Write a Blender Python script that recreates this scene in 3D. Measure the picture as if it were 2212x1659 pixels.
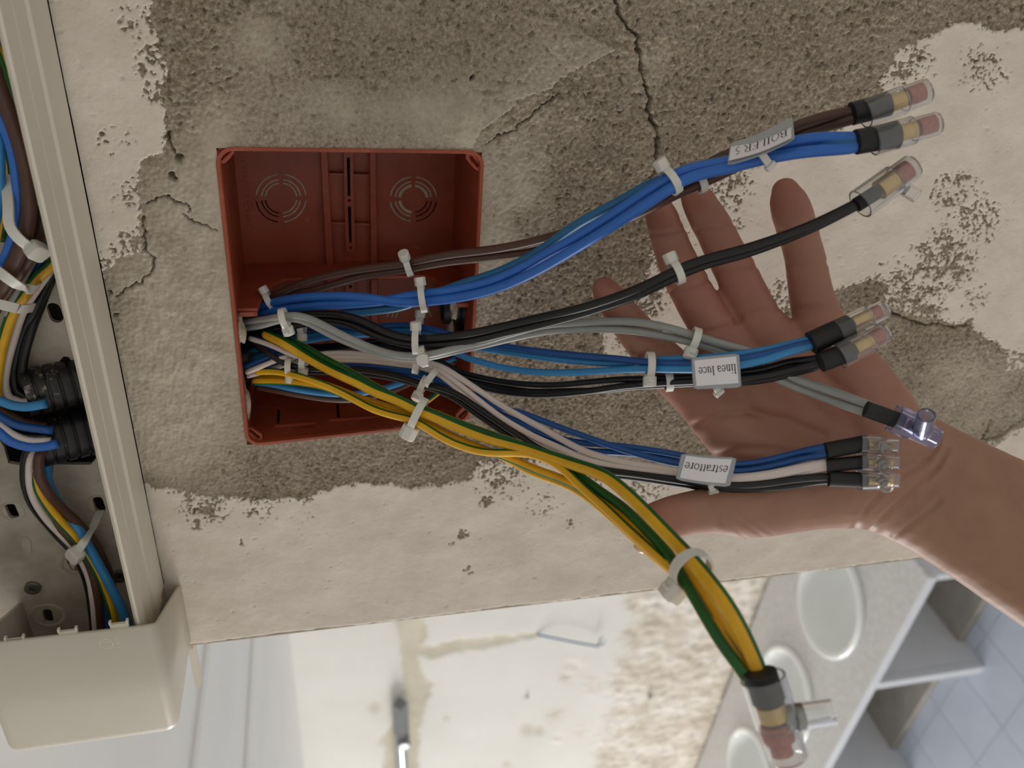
import bpy, math, random
import numpy as np
from mathutils import Vector, Matrix
from mathutils.geometry import tessellate_polygon

for _o in list(bpy.data.objects):
    bpy.data.objects.remove(_o)
SC = bpy.context.scene
COL = SC.collection
random.seed(7)

# ------------------------------------------------------------------ camera
# wall coordinates in millimetres: X along the wall, Y into the wall, Z up,
# origin at the middle of the junction box.  The phone is held turned a quarter,
# so the picture's right is "down".  ZB lifts everything so that the floor is z = 0.
IW, IH = 2212., 1659.
FPX = 1773.48368
CAM = np.array([181.558775, -394.48714, 18.6867961])
ROT = np.array([[0.06365738, -0.21862266, -0.9737309],
                [-0.86416598, -0.50010471, 0.05578921],
                [-0.4991642, 0.83791373, -0.22076162]])      # right, down, forward
ZB = 2990.
cam = bpy.data.cameras.new('camera')
cam.sensor_width = 36.
cam.lens = FPX / IW * 36.
cam.clip_start = 0.01
cam.clip_end = 60.
camo = bpy.data.objects.new('camera', cam)
COL.objects.link(camo)
M = Matrix.Identity(4)
for i in range(3):
    M[i][0] = ROT[0][i]
    M[i][1] = -ROT[1][i]
    M[i][2] = -ROT[2][i]
M[0][3], M[1][3], M[2][3] = CAM[0] / 1000, CAM[1] / 1000, (CAM[2] + ZB) / 1000
camo.matrix_world = M
cam.dof.use_dof = True
cam.dof.focus_distance = 0.385
cam.dof.aperture_fstop = 11.
SC.camera = camo

# ------------------------------------------------------------------ light
w = bpy.data.worlds.new('world')
SC.world = w
w.use_nodes = True
bg = w.node_tree.nodes['Background']
bg.inputs[0].default_value = (1.0, 0.96, 0.90, 1)
bg.inputs[1].default_value = 0.50

def area_light(name, loc, look, sx, sy, power, color):
    l = bpy.data.lights.new(name, 'AREA')
    l.shape = 'RECTANGLE'
    l.size, l.size_y = sx, sy
    l.energy = power
    l.color = color
    o = bpy.data.objects.new(name, l)
    COL.objects.link(o)
    o.location = loc
    o.rotation_euler = (Vector(look) - Vector(loc)).to_track_quat('-Z', 'Y').to_euler()
    return o
# daylight from the washroom's window wall, beyond the corner of the pier
area_light('window_washroom_offscreen', (-13.0, -1.6, 1.9), (0.0, 0.4, 1.9), 7.0, 3.2, 940., (1.0, 0.985, 0.96))

vs = SC.view_settings
vs.view_transform = 'Standard'
vs.look = 'None'
vs.exposure = 0.18
vs.gamma = 1.0
vs.use_curve_mapping = False

# ------------------------------------------------------------------ projection helpers (mm)
def U(px, py, dep):
    """point seen at picture pixel (px,py), dep millimetres ahead of the lens"""
    r = ROT.T @ np.array([(px - IW / 2) / FPX, (py - IH / 2) / FPX, 1.])
    return CAM + r * dep
def Wp(px, py, d=0.):
    """point seen at that pixel on the plane d millimetres in front of the wall"""
    r = ROT.T @ np.array([(px - IW / 2) / FPX, (py - IH / 2) / FPX, 1.])
    return CAM + r * ((-d - CAM[1]) / r[1])
def Zp(px, py, z):
    r = ROT.T @ np.array([(px - IW / 2) / FPX, (py - IH / 2) / FPX, 1.])
    return CAM + r * ((z - CAM[2]) / r[2])
def proj(P):
    q = (np.asarray(P, float) - CAM) @ ROT.T
    return IW / 2 + FPX * q[:, 0] / q[:, 2], IH / 2 + FPX * q[:, 1] / q[:, 2]
def depth_of(P):
    return float(ROT[2] @ (np.asarray(P) - CAM))
def lin(r, g, b):
    return tuple(((c / 255.) / 12.92 if c / 255. < 0.04045 else ((c / 255. + .055) / 1.055) ** 2.4) for c in (r, g, b)) + (1.,)

# ------------------------------------------------------------------ noise (numpy)
def pn(x, y, seed=0):
    rng = np.random.RandomState(seed)
    n = 256
    ang = rng.rand(n, n) * 2 * np.pi
    gx, gy = np.cos(ang), np.sin(ang)
    xi = np.floor(x).astype(int); yi = np.floor(y).astype(int)
    xf = x - xi; yf = y - yi
    u = xf * xf * xf * (xf * (xf * 6 - 15) + 10); v = yf * yf * yf * (yf * (yf * 6 - 15) + 10)
    def g(a, b):
        i, j = (xi + a) % n, (yi + b) % n
        return gx[i, j] * (xf - a) + gy[i, j] * (yf - b)
    return ((g(0, 0) * (1 - u) + g(1, 0) * u) * (1 - v) + (g(0, 1) * (1 - u) + g(1, 1) * u) * v) * 1.45
def fbm(x, y, sc, oct=4, seed=0, gain=.55):
    s = np.zeros_like(x); a = 1.
    for k in range(oct):
        s += a * pn(x / sc * 2 ** k + 17.3 * k, y / sc * 2 ** k - 9.1 * k, seed + k); a *= gain
    return s
def cell(x, y, sc, seed=0):
    """distance to the nearest grain centre, in grain sizes"""
    rng = np.random.RandomState(seed); jx, jy = rng.rand(256, 256), rng.rand(256, 256)
    u, v = x / sc, y / sc; xi, yi = np.floor(u).astype(int), np.floor(v).astype(int)
    d = np.full(x.shape, 9.)
    for a in (-1, 0, 1):
        for b in (-1, 0, 1):
            i, j = (xi + a) % 256, (yi + b) % 256
            d = np.minimum(d, (xi + a + jx[i, j] - u) ** 2 + (yi + b + jy[i, j] - v) ** 2)
    return np.sqrt(d)
def sdf(px, py, poly):
    """signed distance in pixels, positive inside"""
    d = np.full(px.shape, 1e9); ins = np.zeros(px.shape, bool)
    n = len(poly)
    for i in range(n):
        ax, ay = poly[i]; bx, by = poly[(i + 1) % n]
        ex, ey = bx - ax, by - ay
        t = np.clip(((px - ax) * ex + (py - ay) * ey) / (ex * ex + ey * ey + 1e-9), 0, 1)
        d = np.minimum(d, (px - ax - t * ex) ** 2 + (py - ay - t * ey) ** 2)
        if ay != by:
            c = ((ay > py) != (by > py)) & (px < (bx - ax) * (py - ay) / (by - ay) + ax)
            ins ^= c
    d = np.sqrt(d)
    return np.where(ins, d, -d)
def pldist(px, py, pl):
    d = np.full(px.shape, 1e9)
    for (ax, ay), (bx, by) in zip(pl[:-1], pl[1:]):
        ex, ey = bx - ax, by - ay
        t = np.clip(((px - ax) * ex + (py - ay) * ey) / (ex * ex + ey * ey + 1e-9), 0, 1)
        d = np.minimum(d, (px - ax - t * ex) ** 2 + (py - ay - t * ey) ** 2)
    return np.sqrt(d)
def sm(a, b, x):
    t = np.clip((x - a) / (b - a), 0, 1)
    return t * t * (3 - 2 * t)

# ------------------------------------------------------------------ materials
class NT:
    def __init__(s, name):
        s.m = bpy.data.materials.new(name); s.m.use_nodes = True
        s.t = s.m.node_tree; s.b = s.t.nodes['Principled BSDF']; s.c = None
    def n(s, ty, **kw):
        nd = s.t.nodes.new(ty)
        for k, v in kw.items():
            setattr(nd, k, v)
        return nd
    def l(s, a, b):
        s.t.links.new(a, b)
    def coord(s, kind='Object'):
        if s.c is None:
            s.c = s.n('ShaderNodeTexCoord')
        return s.c.outputs[kind]
    def noise(s, scale, detail=4, rough=.55, kind='Object'):
        nd = s.n('ShaderNodeTexNoise'); nd.inputs['Scale'].default_value = scale
        nd.inputs['Detail'].default_value = detail; nd.inputs['Roughness'].default_value = rough
        s.l(s.coord(kind), nd.inputs['Vector'])
        return nd.outputs['Fac']
    def ramp(s, fac, stops):
        nd = s.n('ShaderNodeValToRGB'); e = nd.color_ramp.elements
        while len(e) < len(stops):
            e.new(.5)
        for el, (p, c) in zip(e, stops):
            el.position = p; el.color = c
        s.l(fac, nd.inputs[0])
        return nd.outputs[0]
    def mix(s, fac, a, b, blend='MIX'):
        nd = s.n('ShaderNodeMix', data_type='RGBA', blend_type=blend)
        for k, v in ((0, fac), (6, a), (7, b)):
            if hasattr(v, 'links') or hasattr(v, 'is_linked'):
                s.l(v, nd.inputs[k])
            else:
                nd.inputs[k].default_value = v
        return nd.outputs[2]
    def attr(s, name):
        return s.n('ShaderNodeAttribute', attribute_name=name).outputs['Fac']
    def bump(s, h, strength=.3, dist=.001, prev=None):
        nd = s.n('ShaderNodeBump'); nd.inputs['Strength'].default_value = strength; nd.inputs['Distance'].default_value = dist
        s.l(h, nd.inputs['Height'])
        if prev is not None:
            s.l(prev, nd.inputs['Normal'])
        return nd.outputs[0]
    def done(s, color=None, rough=.5, normal=None, **kw):
        if color is not None:
            if isinstance(color, tuple):
                s.b.inputs['Base Color'].default_value = color
            else:
                s.l(color, s.b.inputs['Base Color'])
        s.b.inputs['Roughness'].default_value = rough
        if normal is not None:
            s.l(normal, s.b.inputs['Normal'])
        for k, v in kw.items():
            s.b.inputs[k.replace('_', ' ')].default_value = v
        return s.m
def plain(name, rgb, rough=.45, var=.12, scale=60., bump=0., bscale=400., **kw):
    t = NT(name); c = lin(*rgb)
    d = tuple(x * (1 - var) for x in c[:3]) + (1.,); e = tuple(min(1, x * (1 + var)) for x in c[:3]) + (1.,)
    col = t.ramp(t.noise(scale), [(.3, d), (.7, e)])
    nm = t.bump(t.noise(bscale, 3), bump, .0005) if bump else None
    return t.done(col, rough, nm, **kw)
MT = {}
MT['blue'] = plain('insulation_royal_blue', (46, 108, 196), .38, .07)
MT['deep'] = plain('insulation_deep_blue', (24, 80, 146), .38, .07)
MT['sky'] = plain('insulation_light_blue', (52, 134, 192), .38, .07)
MT['teal'] = plain('insulation_teal_blue', (34, 104, 150), .38, .07)
MT['brown'] = plain('insulation_brown', (82, 54, 44), .42, .08)
MT['black'] = plain('insulation_black', (17, 17, 19), .36, .1)
MT['grey'] = plain('insulation_grey', (150, 152, 148), .42, .05)
MT['white'] = plain('insulation_white', (216, 204, 198), .42, .04)
def stripe_mat():
    t = NT('insulation_yellow_green')
    uv = t.n('ShaderNodeUVMap')
    sx = t.n('ShaderNodeSeparateXYZ'); t.l(uv.outputs[0], sx.inputs[0])
    a = t.n('ShaderNodeMath', operation='FRACT'); t.l(sx.outputs[0], a.inputs[0])
    b = t.n('ShaderNodeMath', operation='LESS_THAN'); t.l(a.outputs[0], b.inputs[0]); b.inputs[1].default_value = .40
    n = t.noise(70.)
    ye = t.ramp(n, [(.3, lin(214, 160, 14)), (.7, lin(232, 180, 32))])
    gr = t.ramp(n, [(.3, lin(16, 78, 24)), (.7, lin(28, 100, 34))])
    return t.done(t.mix(b.outputs[0], ye, gr), .4)
MT['yg'] = stripe_mat()
MT['nylon'] = plain('natural_nylon', (222, 220, 212), .4, .04, Transmission_Weight=.08, IOR=1.45, Subsurface_Weight=.25, Subsurface_Scale=.002)
MT['sleeve'] = plain('black_heat_shrink', (14, 14, 15), .55, .15, bump=.1)
def clear(name, col, rough=.06):
    t = NT(name)
    nm = t.bump(t.noise(300., 2), .05, .0004)
    return t.done(col, rough, nm, Transmission_Weight=.94, IOR=1.42)
MT['clear'] = clear('clear_plastic', (.97, .97, .97, 1), .08)
MT['clearblue'] = clear('blue_clear_plastic', (.70, .72, .95, 1), .1)
MT['brass'] = plain('brass', (206, 176, 112), .3, .08, Metallic=.8)
MT['copper'] = plain('cut_copper_strands', (190, 122, 106), .42, .25, 900., bump=.5, bscale=2500., Metallic=.5)
MT['steel'] = plain('zinc_screw', (150, 150, 148), .3, .15, Metallic=.9)
MT['paper'] = plain('label_paper', (228, 226, 228), .7, .02)
MT['ink'] = plain('black_ink', (28, 24, 34), .6, .05)
MT['tagpl'] = plain('frosted_tag_plastic', (196, 200, 204), .35, .03, Transmission_Weight=.45, IOR=1.4)
def conduit_mat():
    t = NT('black_corrugated_plastic')
    c = t.ramp(t.noise(150.), [(.3, lin(24, 23, 26)), (.7, lin(36, 35, 38))])
    f = t.ramp(t.noise(75., 5, .7), [(.60, (0, 0, 0, 1)), (.66, (.75, .75, .75, 1))])
    return t.done(t.mix(f, c, lin(176, 166, 148)), .36)
MT['conduit'] = conduit_mat()
MT['trunk'] = plain('cream_trunking_plastic', (214, 206, 190), .42, .03, 30., bump=.03)
def trunk_back():
    t = NT('dusty_trunking_plastic')
    n1 = t.noise(28., 5, .65)
    col = t.ramp(n1, [(.36, lin(168, 158, 144)), (.6, lin(204, 195, 180))])
    return t.done(col, .55, t.bump(t.noise(200.), .1, .0006))
MT['trunkback'] = trunk_back()
def box_mat():
    t = NT('orange_red_box_plastic')
    n1 = t.noise(45., 4)
    col = t.ramp(n1, [(.3, lin(138, 58, 34)), (.7, lin(158, 72, 44))])
    dust = t.ramp(t.noise(120., 6, .7), [(.60, (0, 0, 0, 1)), (.72, (.45, .45, .45, 1))])
    c2 = t.mix(dust, col, lin(168, 128, 108))
    return t.done(c2, .42, t.bump(t.noise(250.), .06, .0005))
MT['box'] = box_mat()
MT['mortar'] = plain('mortar_lump', (176, 166, 148), .9, .25, 250., bump=.8, bscale=700.)
def skin_mat():
    t = NT('skin')
    a = t.attr('warm')
    base = t.ramp(t.noise(60., 4), [(.3, lin(150, 112, 90)), (.7, lin(162, 122, 98))])
    red = t.ramp(t.noise(70., 4), [(.3, lin(156, 100, 84)), (.7, lin(168, 110, 93))])
    col = t.mix(a, base, red)
    nm = t.bump(t.noise(900., 4), .10, .0004)
    return t.done(col, .5, nm, Subsurface_Weight=.12, Subsurface_Scale=.004, Subsurface_Radius=(1., .35, .2))
MT['skin'] = skin_mat()
MT['nail'] = plain('nail', (214, 170, 150), .3, .04)
def wall_mat():
    t = NT('peeling_plaster_wall')
    pa, ro = t.attr('paint'), t.attr('rough')
    mort = t.ramp(t.noise(90., 7, .72), [(.3, lin(178, 167, 150)), (.7, lin(210, 199, 181))])
    conc = t.ramp(t.noise(520., 6, .75), [(.30, lin(84, 74, 62)), (.42, lin(140, 128, 112)), (.56, lin(170, 157, 139)), (.72, lin(206, 194, 175))])
    g = t.mix(ro, mort, conc)
    tone = t.ramp(t.noise(9., 3), [(.35, (.84, .83, .80, 1)), (.65, (1, 1, 1, 1))])
    g = t.mix(1., g, tone, 'MULTIPLY')
    pt = t.ramp(t.noise(35., 5, .6), [(.3, lin(214, 202, 187)), (.7, lin(228, 218, 204))])
    pn_ = t.n('ShaderNodeMath', operation='MULTIPLY_ADD'); t.l(t.noise(1500., 3, .6), pn_.inputs[0]); pn_.inputs[1].default_value = .5; pn_.inputs[2].default_value = -.25
    ps = t.n('ShaderNodeMath', operation='ADD'); t.l(pa, ps.inputs[0]); t.l(pn_.outputs[0], ps.inputs[1])
    pf = t.ramp(ps.outputs[0], [(.42, (0, 0, 0, 1)), (.58, (1, 1, 1, 1))])
    c = t.mix(pf, g, pt)
    b1 = t.bump(t.noise(900., 5, .7), .5, .0006)
    return t.done(c, .92, b1, Specular_IOR_Level=.15)
MT['wall'] = wall_mat()
def farwall_mat():
    t = NT('patched_white_wall')
    pa, ro = t.attr('patch'), t.attr('rough')
    wh = t.ramp(t.noise(1.6, 3), [(.3, lin(214, 212, 205)), (.7, lin(224, 222, 216))])
    ro_c = t.ramp(t.noise(5., 5, .6), [(.33, lin(196, 184, 168)), (.48, lin(212, 202, 188)), (.62, lin(230, 224, 216))])
    pt = t.ramp(t.noise(8., 4), [(.3, lin(188, 180, 160)), (.7, lin(206, 198, 180))])
    c = t.mix(ro, wh, ro_c)
    c = t.mix(pa, c, pt)
    return t.done(c, .9, t.bump(t.noise(10., 4), .12, .02))
MT['farwall'] = farwall_mat()
MT['ceil'] = plain('ceiling_white', (240, 239, 236), .9, .03, 3., bump=.3, bscale=60.)
MT['strip'] = plain('ceiling_strip', (231, 229, 225), .8, .03, 3.)
MT['granite'] = plain('pale_granite', (206, 206, 206), .4, .10, 40.)
MT['slab'] = plain('pale_stone_slab', (214, 216, 220), .4, .04, 8.)
MT['darktile'] = plain('grey_stone', (166, 161, 153), .7, .12, 9.)
MT['ceramic'] = plain('white_ceramic', (240, 243, 242), .12, .01, 5.)
MT['tile'] = plain('blue_grey_floor_tile', (198, 206, 222), .3, .05, 5.)
MT['grout'] = plain('grout', (190, 195, 206), .8, .05)
MT['chrome'] = plain('brushed_chrome', (170, 172, 176), .25, .05, Metallic=.9)
MT['dgrey'] = plain('dark_grey_metal', (128, 130, 133), .4, .1, Metallic=.4)

# ------------------------------------------------------------------ object helpers (verts in mm wall coordinates)
ORG = {}
def W2(v):
    v = np.asarray(v, float)
    return np.stack([v[:, 0], v[:, 1], v[:, 2] + ZB], 1) / 1000.
def tag(o, label=None, cat=None, group=None, kind=None):
    if label: o['label'] = label
    if cat: o['category'] = cat
    if group: o['group'] = group
    if kind: o['kind'] = kind
    return o
def thing(name, label, cat, loc, group=None):
    o = bpy.data.objects.new(name, None); COL.objects.link(o)
    o.empty_display_size = .01
    p = W2([loc])[0]
    o.location = p; ORG[o.name] = p
    return tag(o, label, cat, group)
def obj(name, V, F, mat, parent=None, smooth=True, uv=None, attrs=None, flat_angle=None):
    P = W2(V)
    c = (P.min(0) + P.max(0)) / 2
    me = bpy.data.meshes.new(name)
    me.from_pydata([tuple(p) for p in (P - c)], [], [tuple(int(i) for i in f) for f in F])
    if uv is not None:
        l = me.uv_layers.new(name='UVMap')
        li = np.zeros(len(me.loops), int); me.loops.foreach_get('vertex_index', li)
        l.data.foreach_set('uv', np.asarray(uv, float)[li].ravel()) if not isinstance(uv, list) else l.data.foreach_set('uv', np.asarray(uv, float).ravel())
    if attrs:
        for k, a in attrs.items():
            at = me.attributes.new(k, 'FLOAT', 'POINT'); at.data.foreach_set('value', np.asarray(a, np.float32))
    me.materials.append(MT[mat])
    if smooth:
        me.polygons.foreach_set('use_smooth', [True] * len(me.polygons))
        if smooth != 'all':
            me.set_sharp_from_angle(angle=math.radians(smooth if smooth is not True else 40))
    me.update()
    o = bpy.data.objects.new(name, me); COL.objects.link(o)
    po = np.zeros(3)
    if parent is not None:
        o.parent = parent; po = ORG[parent.name]
    o.location = c - po; ORG[o.name] = c
    return o
class MB:
    """collects shapes of one part"""
    def __init__(s): s.V = []; s.F = []; s.U = []
    def add(s, V, F, uv=None):
        k = len(s.V); s.V += [tuple(v) for v in V]; s.F += [tuple(i + k for i in f) for f in F]
        return s
    def box(s, c, ex, ey, ez):
        """centre + three half-axis vectors"""
        c, ex, ey, ez = [np.asarray(a, float) for a in (c, ex, ey, ez)]
        V = [c + a * ex + b * ey + d * ez for a in (-1, 1) for b in (-1, 1) for d in (-1, 1)]
        F = [(0, 1, 3, 2), (4, 6, 7, 5), (0, 4, 5, 1), (2, 3, 7, 6), (0, 2, 6, 4), (1, 5, 7, 3)]
        return s.add(V, F)
    def build(s, name, mat, parent=None, smooth=True):
        return obj(name, np.array(s.V), s.F, mat, parent, smooth)
def unit(v):
    v = np.asarray(v, float); n = np.linalg.norm(v)
    return v / n if n > 1e-12 else v
def catmull(P, step):
    P = np.asarray(P, float)
    if len(P) == 2:
        n = max(2, int(np.linalg.norm(P[1] - P[0]) / step))
        return np.array([P[0] + (P[1] - P[0]) * i / n for i in range(n + 1)])
    Q = np.vstack([2 * P[0] - P[1], P, 2 * P[-1] - P[-2]])
    out = []
    for i in range(1, len(Q) - 2):
        p0, p1, p2, p3 = Q[i - 1:i + 3]
        a = .5
        t0 = 0.; t1 = t0 + max(1e-6, np.linalg.norm(p1[:3] - p0[:3])) ** a
        t2 = t1 + max(1e-6, np.linalg.norm(p2[:3] - p1[:3])) ** a; t3 = t2 + max(1e-6, np.linalg.norm(p3[:3] - p2[:3])) ** a
        n = max(1, int(np.linalg.norm(p2[:3] - p1[:3]) / step))
        for k in range(n):
            t = t1 + (t2 - t1) * k / n
            A1 = (t1 - t) / (t1 - t0) * p0 + (t - t0) / (t1 - t0) * p1
            A2 = (t2 - t) / (t2 - t1) * p1 + (t - t1) / (t2 - t1) * p2
            A3 = (t3 - t) / (t3 - t2) * p2 + (t - t2) / (t3 - t2) * p3
            B1 = (t2 - t) / (t2 - t0) * A1 + (t - t0) / (t2 - t0) * A2
            B2 = (t3 - t) / (t3 - t1) * A2 + (t - t1) / (t3 - t1) * A3
            out.append((t2 - t) / (t2 - t1) * B1 + (t - t1) / (t2 - t1) * B2)
    out.append(P[-1])
    return np.array(out)
VIEW = -ROT[2]
def tube(C, r, sides=14, caps=True, ref=None, flat=1.0):
    """C polyline (n,3), r radius or list; returns V,F,uv.  u = 0 faces ref"""
    C = np.asarray(C, float); n = len(C)
    r = np.full(n, r) if np.isscalar(r) else np.asarray(r, float)
    ref = VIEW if ref is None else np.asarray(ref, float)
    T = np.gradient(C, axis=0); T /= np.linalg.norm(T, axis=1)[:, None] + 1e-12
    V = []; uv = []; L = 0.
    th = np.arange(sides) / sides * 2 * np.pi
    for i in range(n):
        a = unit(ref - T[i] * (ref @ T[i])); b = np.cross(T[i], a)
        if i: L += np.linalg.norm(C[i] - C[i - 1])
        V += list(C[i] + r[i] * (np.cos(th)[:, None] * a * flat + np.sin(th)[:, None] * b))
        uv += [(k / sides, L / 10.) for k in range(sides)]
    F = [(i * sides + k, i * sides + (k + 1) % sides, (i + 1) * sides + (k + 1) % sides, (i + 1) * sides + k) for i in range(n - 1) for k in range(sides)]
    if caps:
        F.append(tuple(range(sides))[::-1]); F.append(tuple((n - 1) * sides + k for k in range(sides)))
    return np.array(V), F, np.array(uv)
def revolve(P0, axis, prof, sides=28, closed=True, ref=None):
    """prof: list of (along, radius) outline; closed -> profile loop (solid ring)"""
    axis = unit(axis); ref = VIEW if ref is None else np.asarray(ref, float)
    a = unit(ref - axis * (ref @ axis)); b = np.cross(axis, a)
    V = []; n = len(prof)
    for (t, r) in prof:
        for k in range(sides):
            th = 2 * math.pi * k / sides
            V.append(np.asarray(P0) + axis * t + max(r, 1e-4) * (math.cos(th) * a + math.sin(th) * b))
    m = n if closed else n - 1
    F = [(i * sides + k, i * sides + (k + 1) % sides, ((i + 1) % n) * sides + (k + 1) % sides, ((i + 1) % n) * sides + k) for i in range(m) for k in range(sides)]
    return np.array(V), F
def plate(outline, holes, y0, y1, fn):
    """outline/holes are 2-D loops; fn(a,b,y) -> point.  A slab with real holes"""
    loops = [outline] + holes
    pts = [p for lp in loops for p in lp]
    tris = tessellate_polygon([[Vector((p[0], p[1], 0)) for p in lp] for lp in loops])
    n = len(pts)
    V = [fn(p[0], p[1], y0) for p in pts] + [fn(p[0], p[1], y1) for p in pts]
    F = [tuple(t) for t in tris] + [tuple(i + n for i in t[::-1]) for t in tris]
    k = 0
    for lp in loops:
        m = len(lp)
        F += [(k + i, k + (i + 1) % m, n + k + (i + 1) % m, n + k + i) for i in range(m)]
        k += m
    return np.array(V), F
def fixnormals(o):
    import bmesh
    bm = bmesh.new(); bm.from_mesh(o.data); bmesh.ops.recalc_face_normals(bm, faces=bm.faces); bm.to_mesh(o.data); bm.free()
    return o
def stadium(cx, cy, dx, dy, r, n=8):
    """oblong loop, half-vector (dx,dy) between the end centres"""
    a = math.atan2(dy, dx); out = []
    for s, off in ((1, -math.pi / 2), (-1, math.pi / 2)):
        for k in range(n + 1):
            t = a + off + math.pi * k / n
            out.append((cx + s * dx + r * math.cos(t), cy + s * dy + r * math.sin(t)))
    return out
def bevel(o, w=.0003, seg=2):
    m = o.modifiers.new('bevel', 'BEVEL'); m.width = w; m.segments = seg; m.limit_method = 'ANGLE'; m.angle_limit = math.radians(40)
    return o
# ================================================================== the pier wall with the junction box
XC = -231.                       # outer corner of the pier
# box rim corners on the wall (x, z): picture TL, TR, BR, BL
BQ = [(80.5, 61.8), (79.7, -62.7), (-77.5, -61.9), (-83.5, 63.4)]
def BX(s, t, e):
    a = [(BQ[0][i] * (1 - s) + BQ[1][i] * s) * (1 - t) + (BQ[3][i] * (1 - s) + BQ[2][i] * s) * t for i in (0, 1)]
    return np.array([a[0], e, a[1]])
def build_wall():
    step = .56
    xs = np.arange(XC, 182., step); zs = np.arange(121., -482., -step)
    X, Z = np.meshgrid(xs, zs, indexing='ij')
    nx, nz = X.shape
    x, z = X.ravel(), Z.ravel()
    px, py = proj(np.stack([x, np.zeros_like(x), z], 1))
    PL = [(60, -60), (328, -60), (345, 40), (352, 90), (368, 135), (370, 155), (358, 190), (368, 240), (355, 330), (310, 356), (306, 400), (314, 440), (311, 500), (325, 560), (270, 562), (240, 592), (205, 640), (100, 400)]
    PB = [(280, 1034), (330, 1048), (400, 1046), (440, 1052), (480, 1056), (530, 1065), (660, 1066), (690, 1050), (770, 1040), (850, 1040), (880, 1052), (905, 1050), (1005, 1025), (1030, 985), (1100, 978), (1180, 985), (1260, 1000), (1340, 1012), (1420, 1005), (1480, 1010), (1540, 1030), (1700, 1040), (1800, 1030), (1900, 1000), (2000, 985), (2090, 975), (2140, 955), (2212, 915), (2300, 880), (2600, 1800), (-200, 1800), (270, 1300)]
    PR = [(1300, 785), (1288, 705), (1340, 660), (1372, 620), (1395, 560), (1390, 480), (1440, 415), (1500, 372), (1525, 332), (1570, 345), (1640, 345), (1700, 325), (1800, 280), (1870, 225), (1905, 205), (1880, 170), (1905, 150), (1930, 95), (2000, 70), (2050, 50), (2100, 38), (2140, 60), (2180, 55), (2400, 65), (2400, 830), (2158, 812), (2161, 764), (2145, 743), (2105, 719), (2092, 700), (2052, 708), (2025, 698), (1999, 703), (1959, 690), (1927, 674), (1890, 647), (1903, 621), (1880, 613), (1800, 632), (1700, 680), (1550, 770), (1440, 810)]
    S = np.maximum(np.maximum(sdf(px, py, PL), sdf(px, py, PB)), sdf(px, py, PR))
    f1 = fbm(x, z, 7., 4, 3); f2 = fbm(x, z, 2.6, 3, 11); f3 = fbm(x, z, 26., 4, 23); f4 = fbm(x, z, 1.6, 2, 29)
    p = S / 14. + .55 * f1 + .35 * f2 + .3 * f4 - 1.2 * np.exp(-(S / 30.) ** 2) * np.clip(f2 + .6 * f4, 0, 1)
    p = np.minimum(p, 1.9 + 0 * p)
    wear = np.zeros_like(p)
    for cx, cy, r, k in [(1960, 640, 95, 1.5), (2040, 560, 80, 1.7), (2110, 470, 70, 1.3), (2060, 420, 70, 1.2), (1990, 660, 60, 1.6), (1960, 140, 70, 1.3), (2120, 150, 70, 1.1), (1580, 400, 60, 1.3), (1430, 540, 70, 1.5), (1400, 640, 60, 1.4),
                         (1360, 720, 60, 1.1), (1680, 640, 60, 1.0), (1560, 470, 60, 1.1), (2190, 790, 50, 1.4), (2100, 640, 60, .9), (320, 130, 40, 1.5), (340, 200, 36, 1.5), (250, 300, 60, .9), (270, 420, 50, 1.0), (290, 520, 45, 1.3), (240, 560, 40, 1.4), (300, 40, 60, 1.2),
                         (440, 1085, 60, 1.6), (560, 1090, 60, .9), (660, 1100, 50, .7), (1000, 1150, 14, 2.2), (975, 1172, 8, 1.8), (1080, 1020, 80, 1.1), (1170, 1090, 60, .8), (1280, 1040, 60, .9), (1400, 1040, 60, 1.2), (1050, 1080, 20, 1.6), (1230, 1130, 14, 1.3), (1010, 1230, 16, 1.1), (520, 1170, 12, 1.2)]:
        wear = np.maximum(wear, k * np.exp(-((px - cx) ** 2 + (py - cy) ** 2) / (r * r)))
    p2 = np.minimum(p, 1.35) - wear * (.85 + .9 * f1 + 1.1 * f2 + .7 * f4) - .2
    p = np.where(wear > .05, np.minimum(p, p2), p)
    paint = np.clip(.5 + p * .9, 0, 1)
    pm = sm(.35, .65, paint)
    # how coarse the bared render is
    rough = np.ones_like(x)
    for cx, cy, rx, ry, k in [(370, 760, 190, 330, 1.), (450, 400, 110, 120, .75), (700, 230, 200, 60, .45), (560, 90, 70, 60, .6), (960, 250, 120, 70, .7), (1110, 400, 90, 120, .7), (1080, 560, 50, 90, .8), (330, 960, 130, 60, .9), (2080, 860, 130, 110, .5), (1420, 130, 40, 60, .35), (470, 260, 60, 60, .5)]:
        rough -= k * np.exp(-(((px - cx) / rx) ** 2 + ((py - cy) / ry) ** 2) ** 1.5)
    rough = np.clip(rough + .25 * f3, 0, 1)
    ST = [(300, 320), (1021, 319), (1035, 285), (1070, 255), (1106, 231), (1119, 210), (1150, 202), (1187, 190), (1210, 165), (1238, 149), (1289, 125), (1330, 105), (1200, 40), (900, -20), (300, -20)]
    edge = [(1010, 325), (1021, 319), (1035, 285), (1070, 255), (1106, 231), (1119, 210), (1150, 202), (1187, 190), (1210, 165), (1238, 149), (1289, 125), (1330, 105)]
    SS = sdf(px, py, ST); ED = pldist(px, py, edge)
    rough = np.clip(rough - .6 * sm(-1.2, 2.0, SS + 4 * f2) * np.exp(-ED / 70.), 0, 1)
    # relief in mm
    g1 = fbm(x, z, 3.0, 3, 41, .7); g2 = fbm(x, z, 1.9, 2, 53); rid = 1 - np.abs(fbm(x, z, 4.2, 3, 61)) * 1.5
    wav = fbm(x * .45, z * 1.0, 3.2, 3, 71)           # trowel marks
    broad = fbm(x, z, 70., 3, 83)
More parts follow.
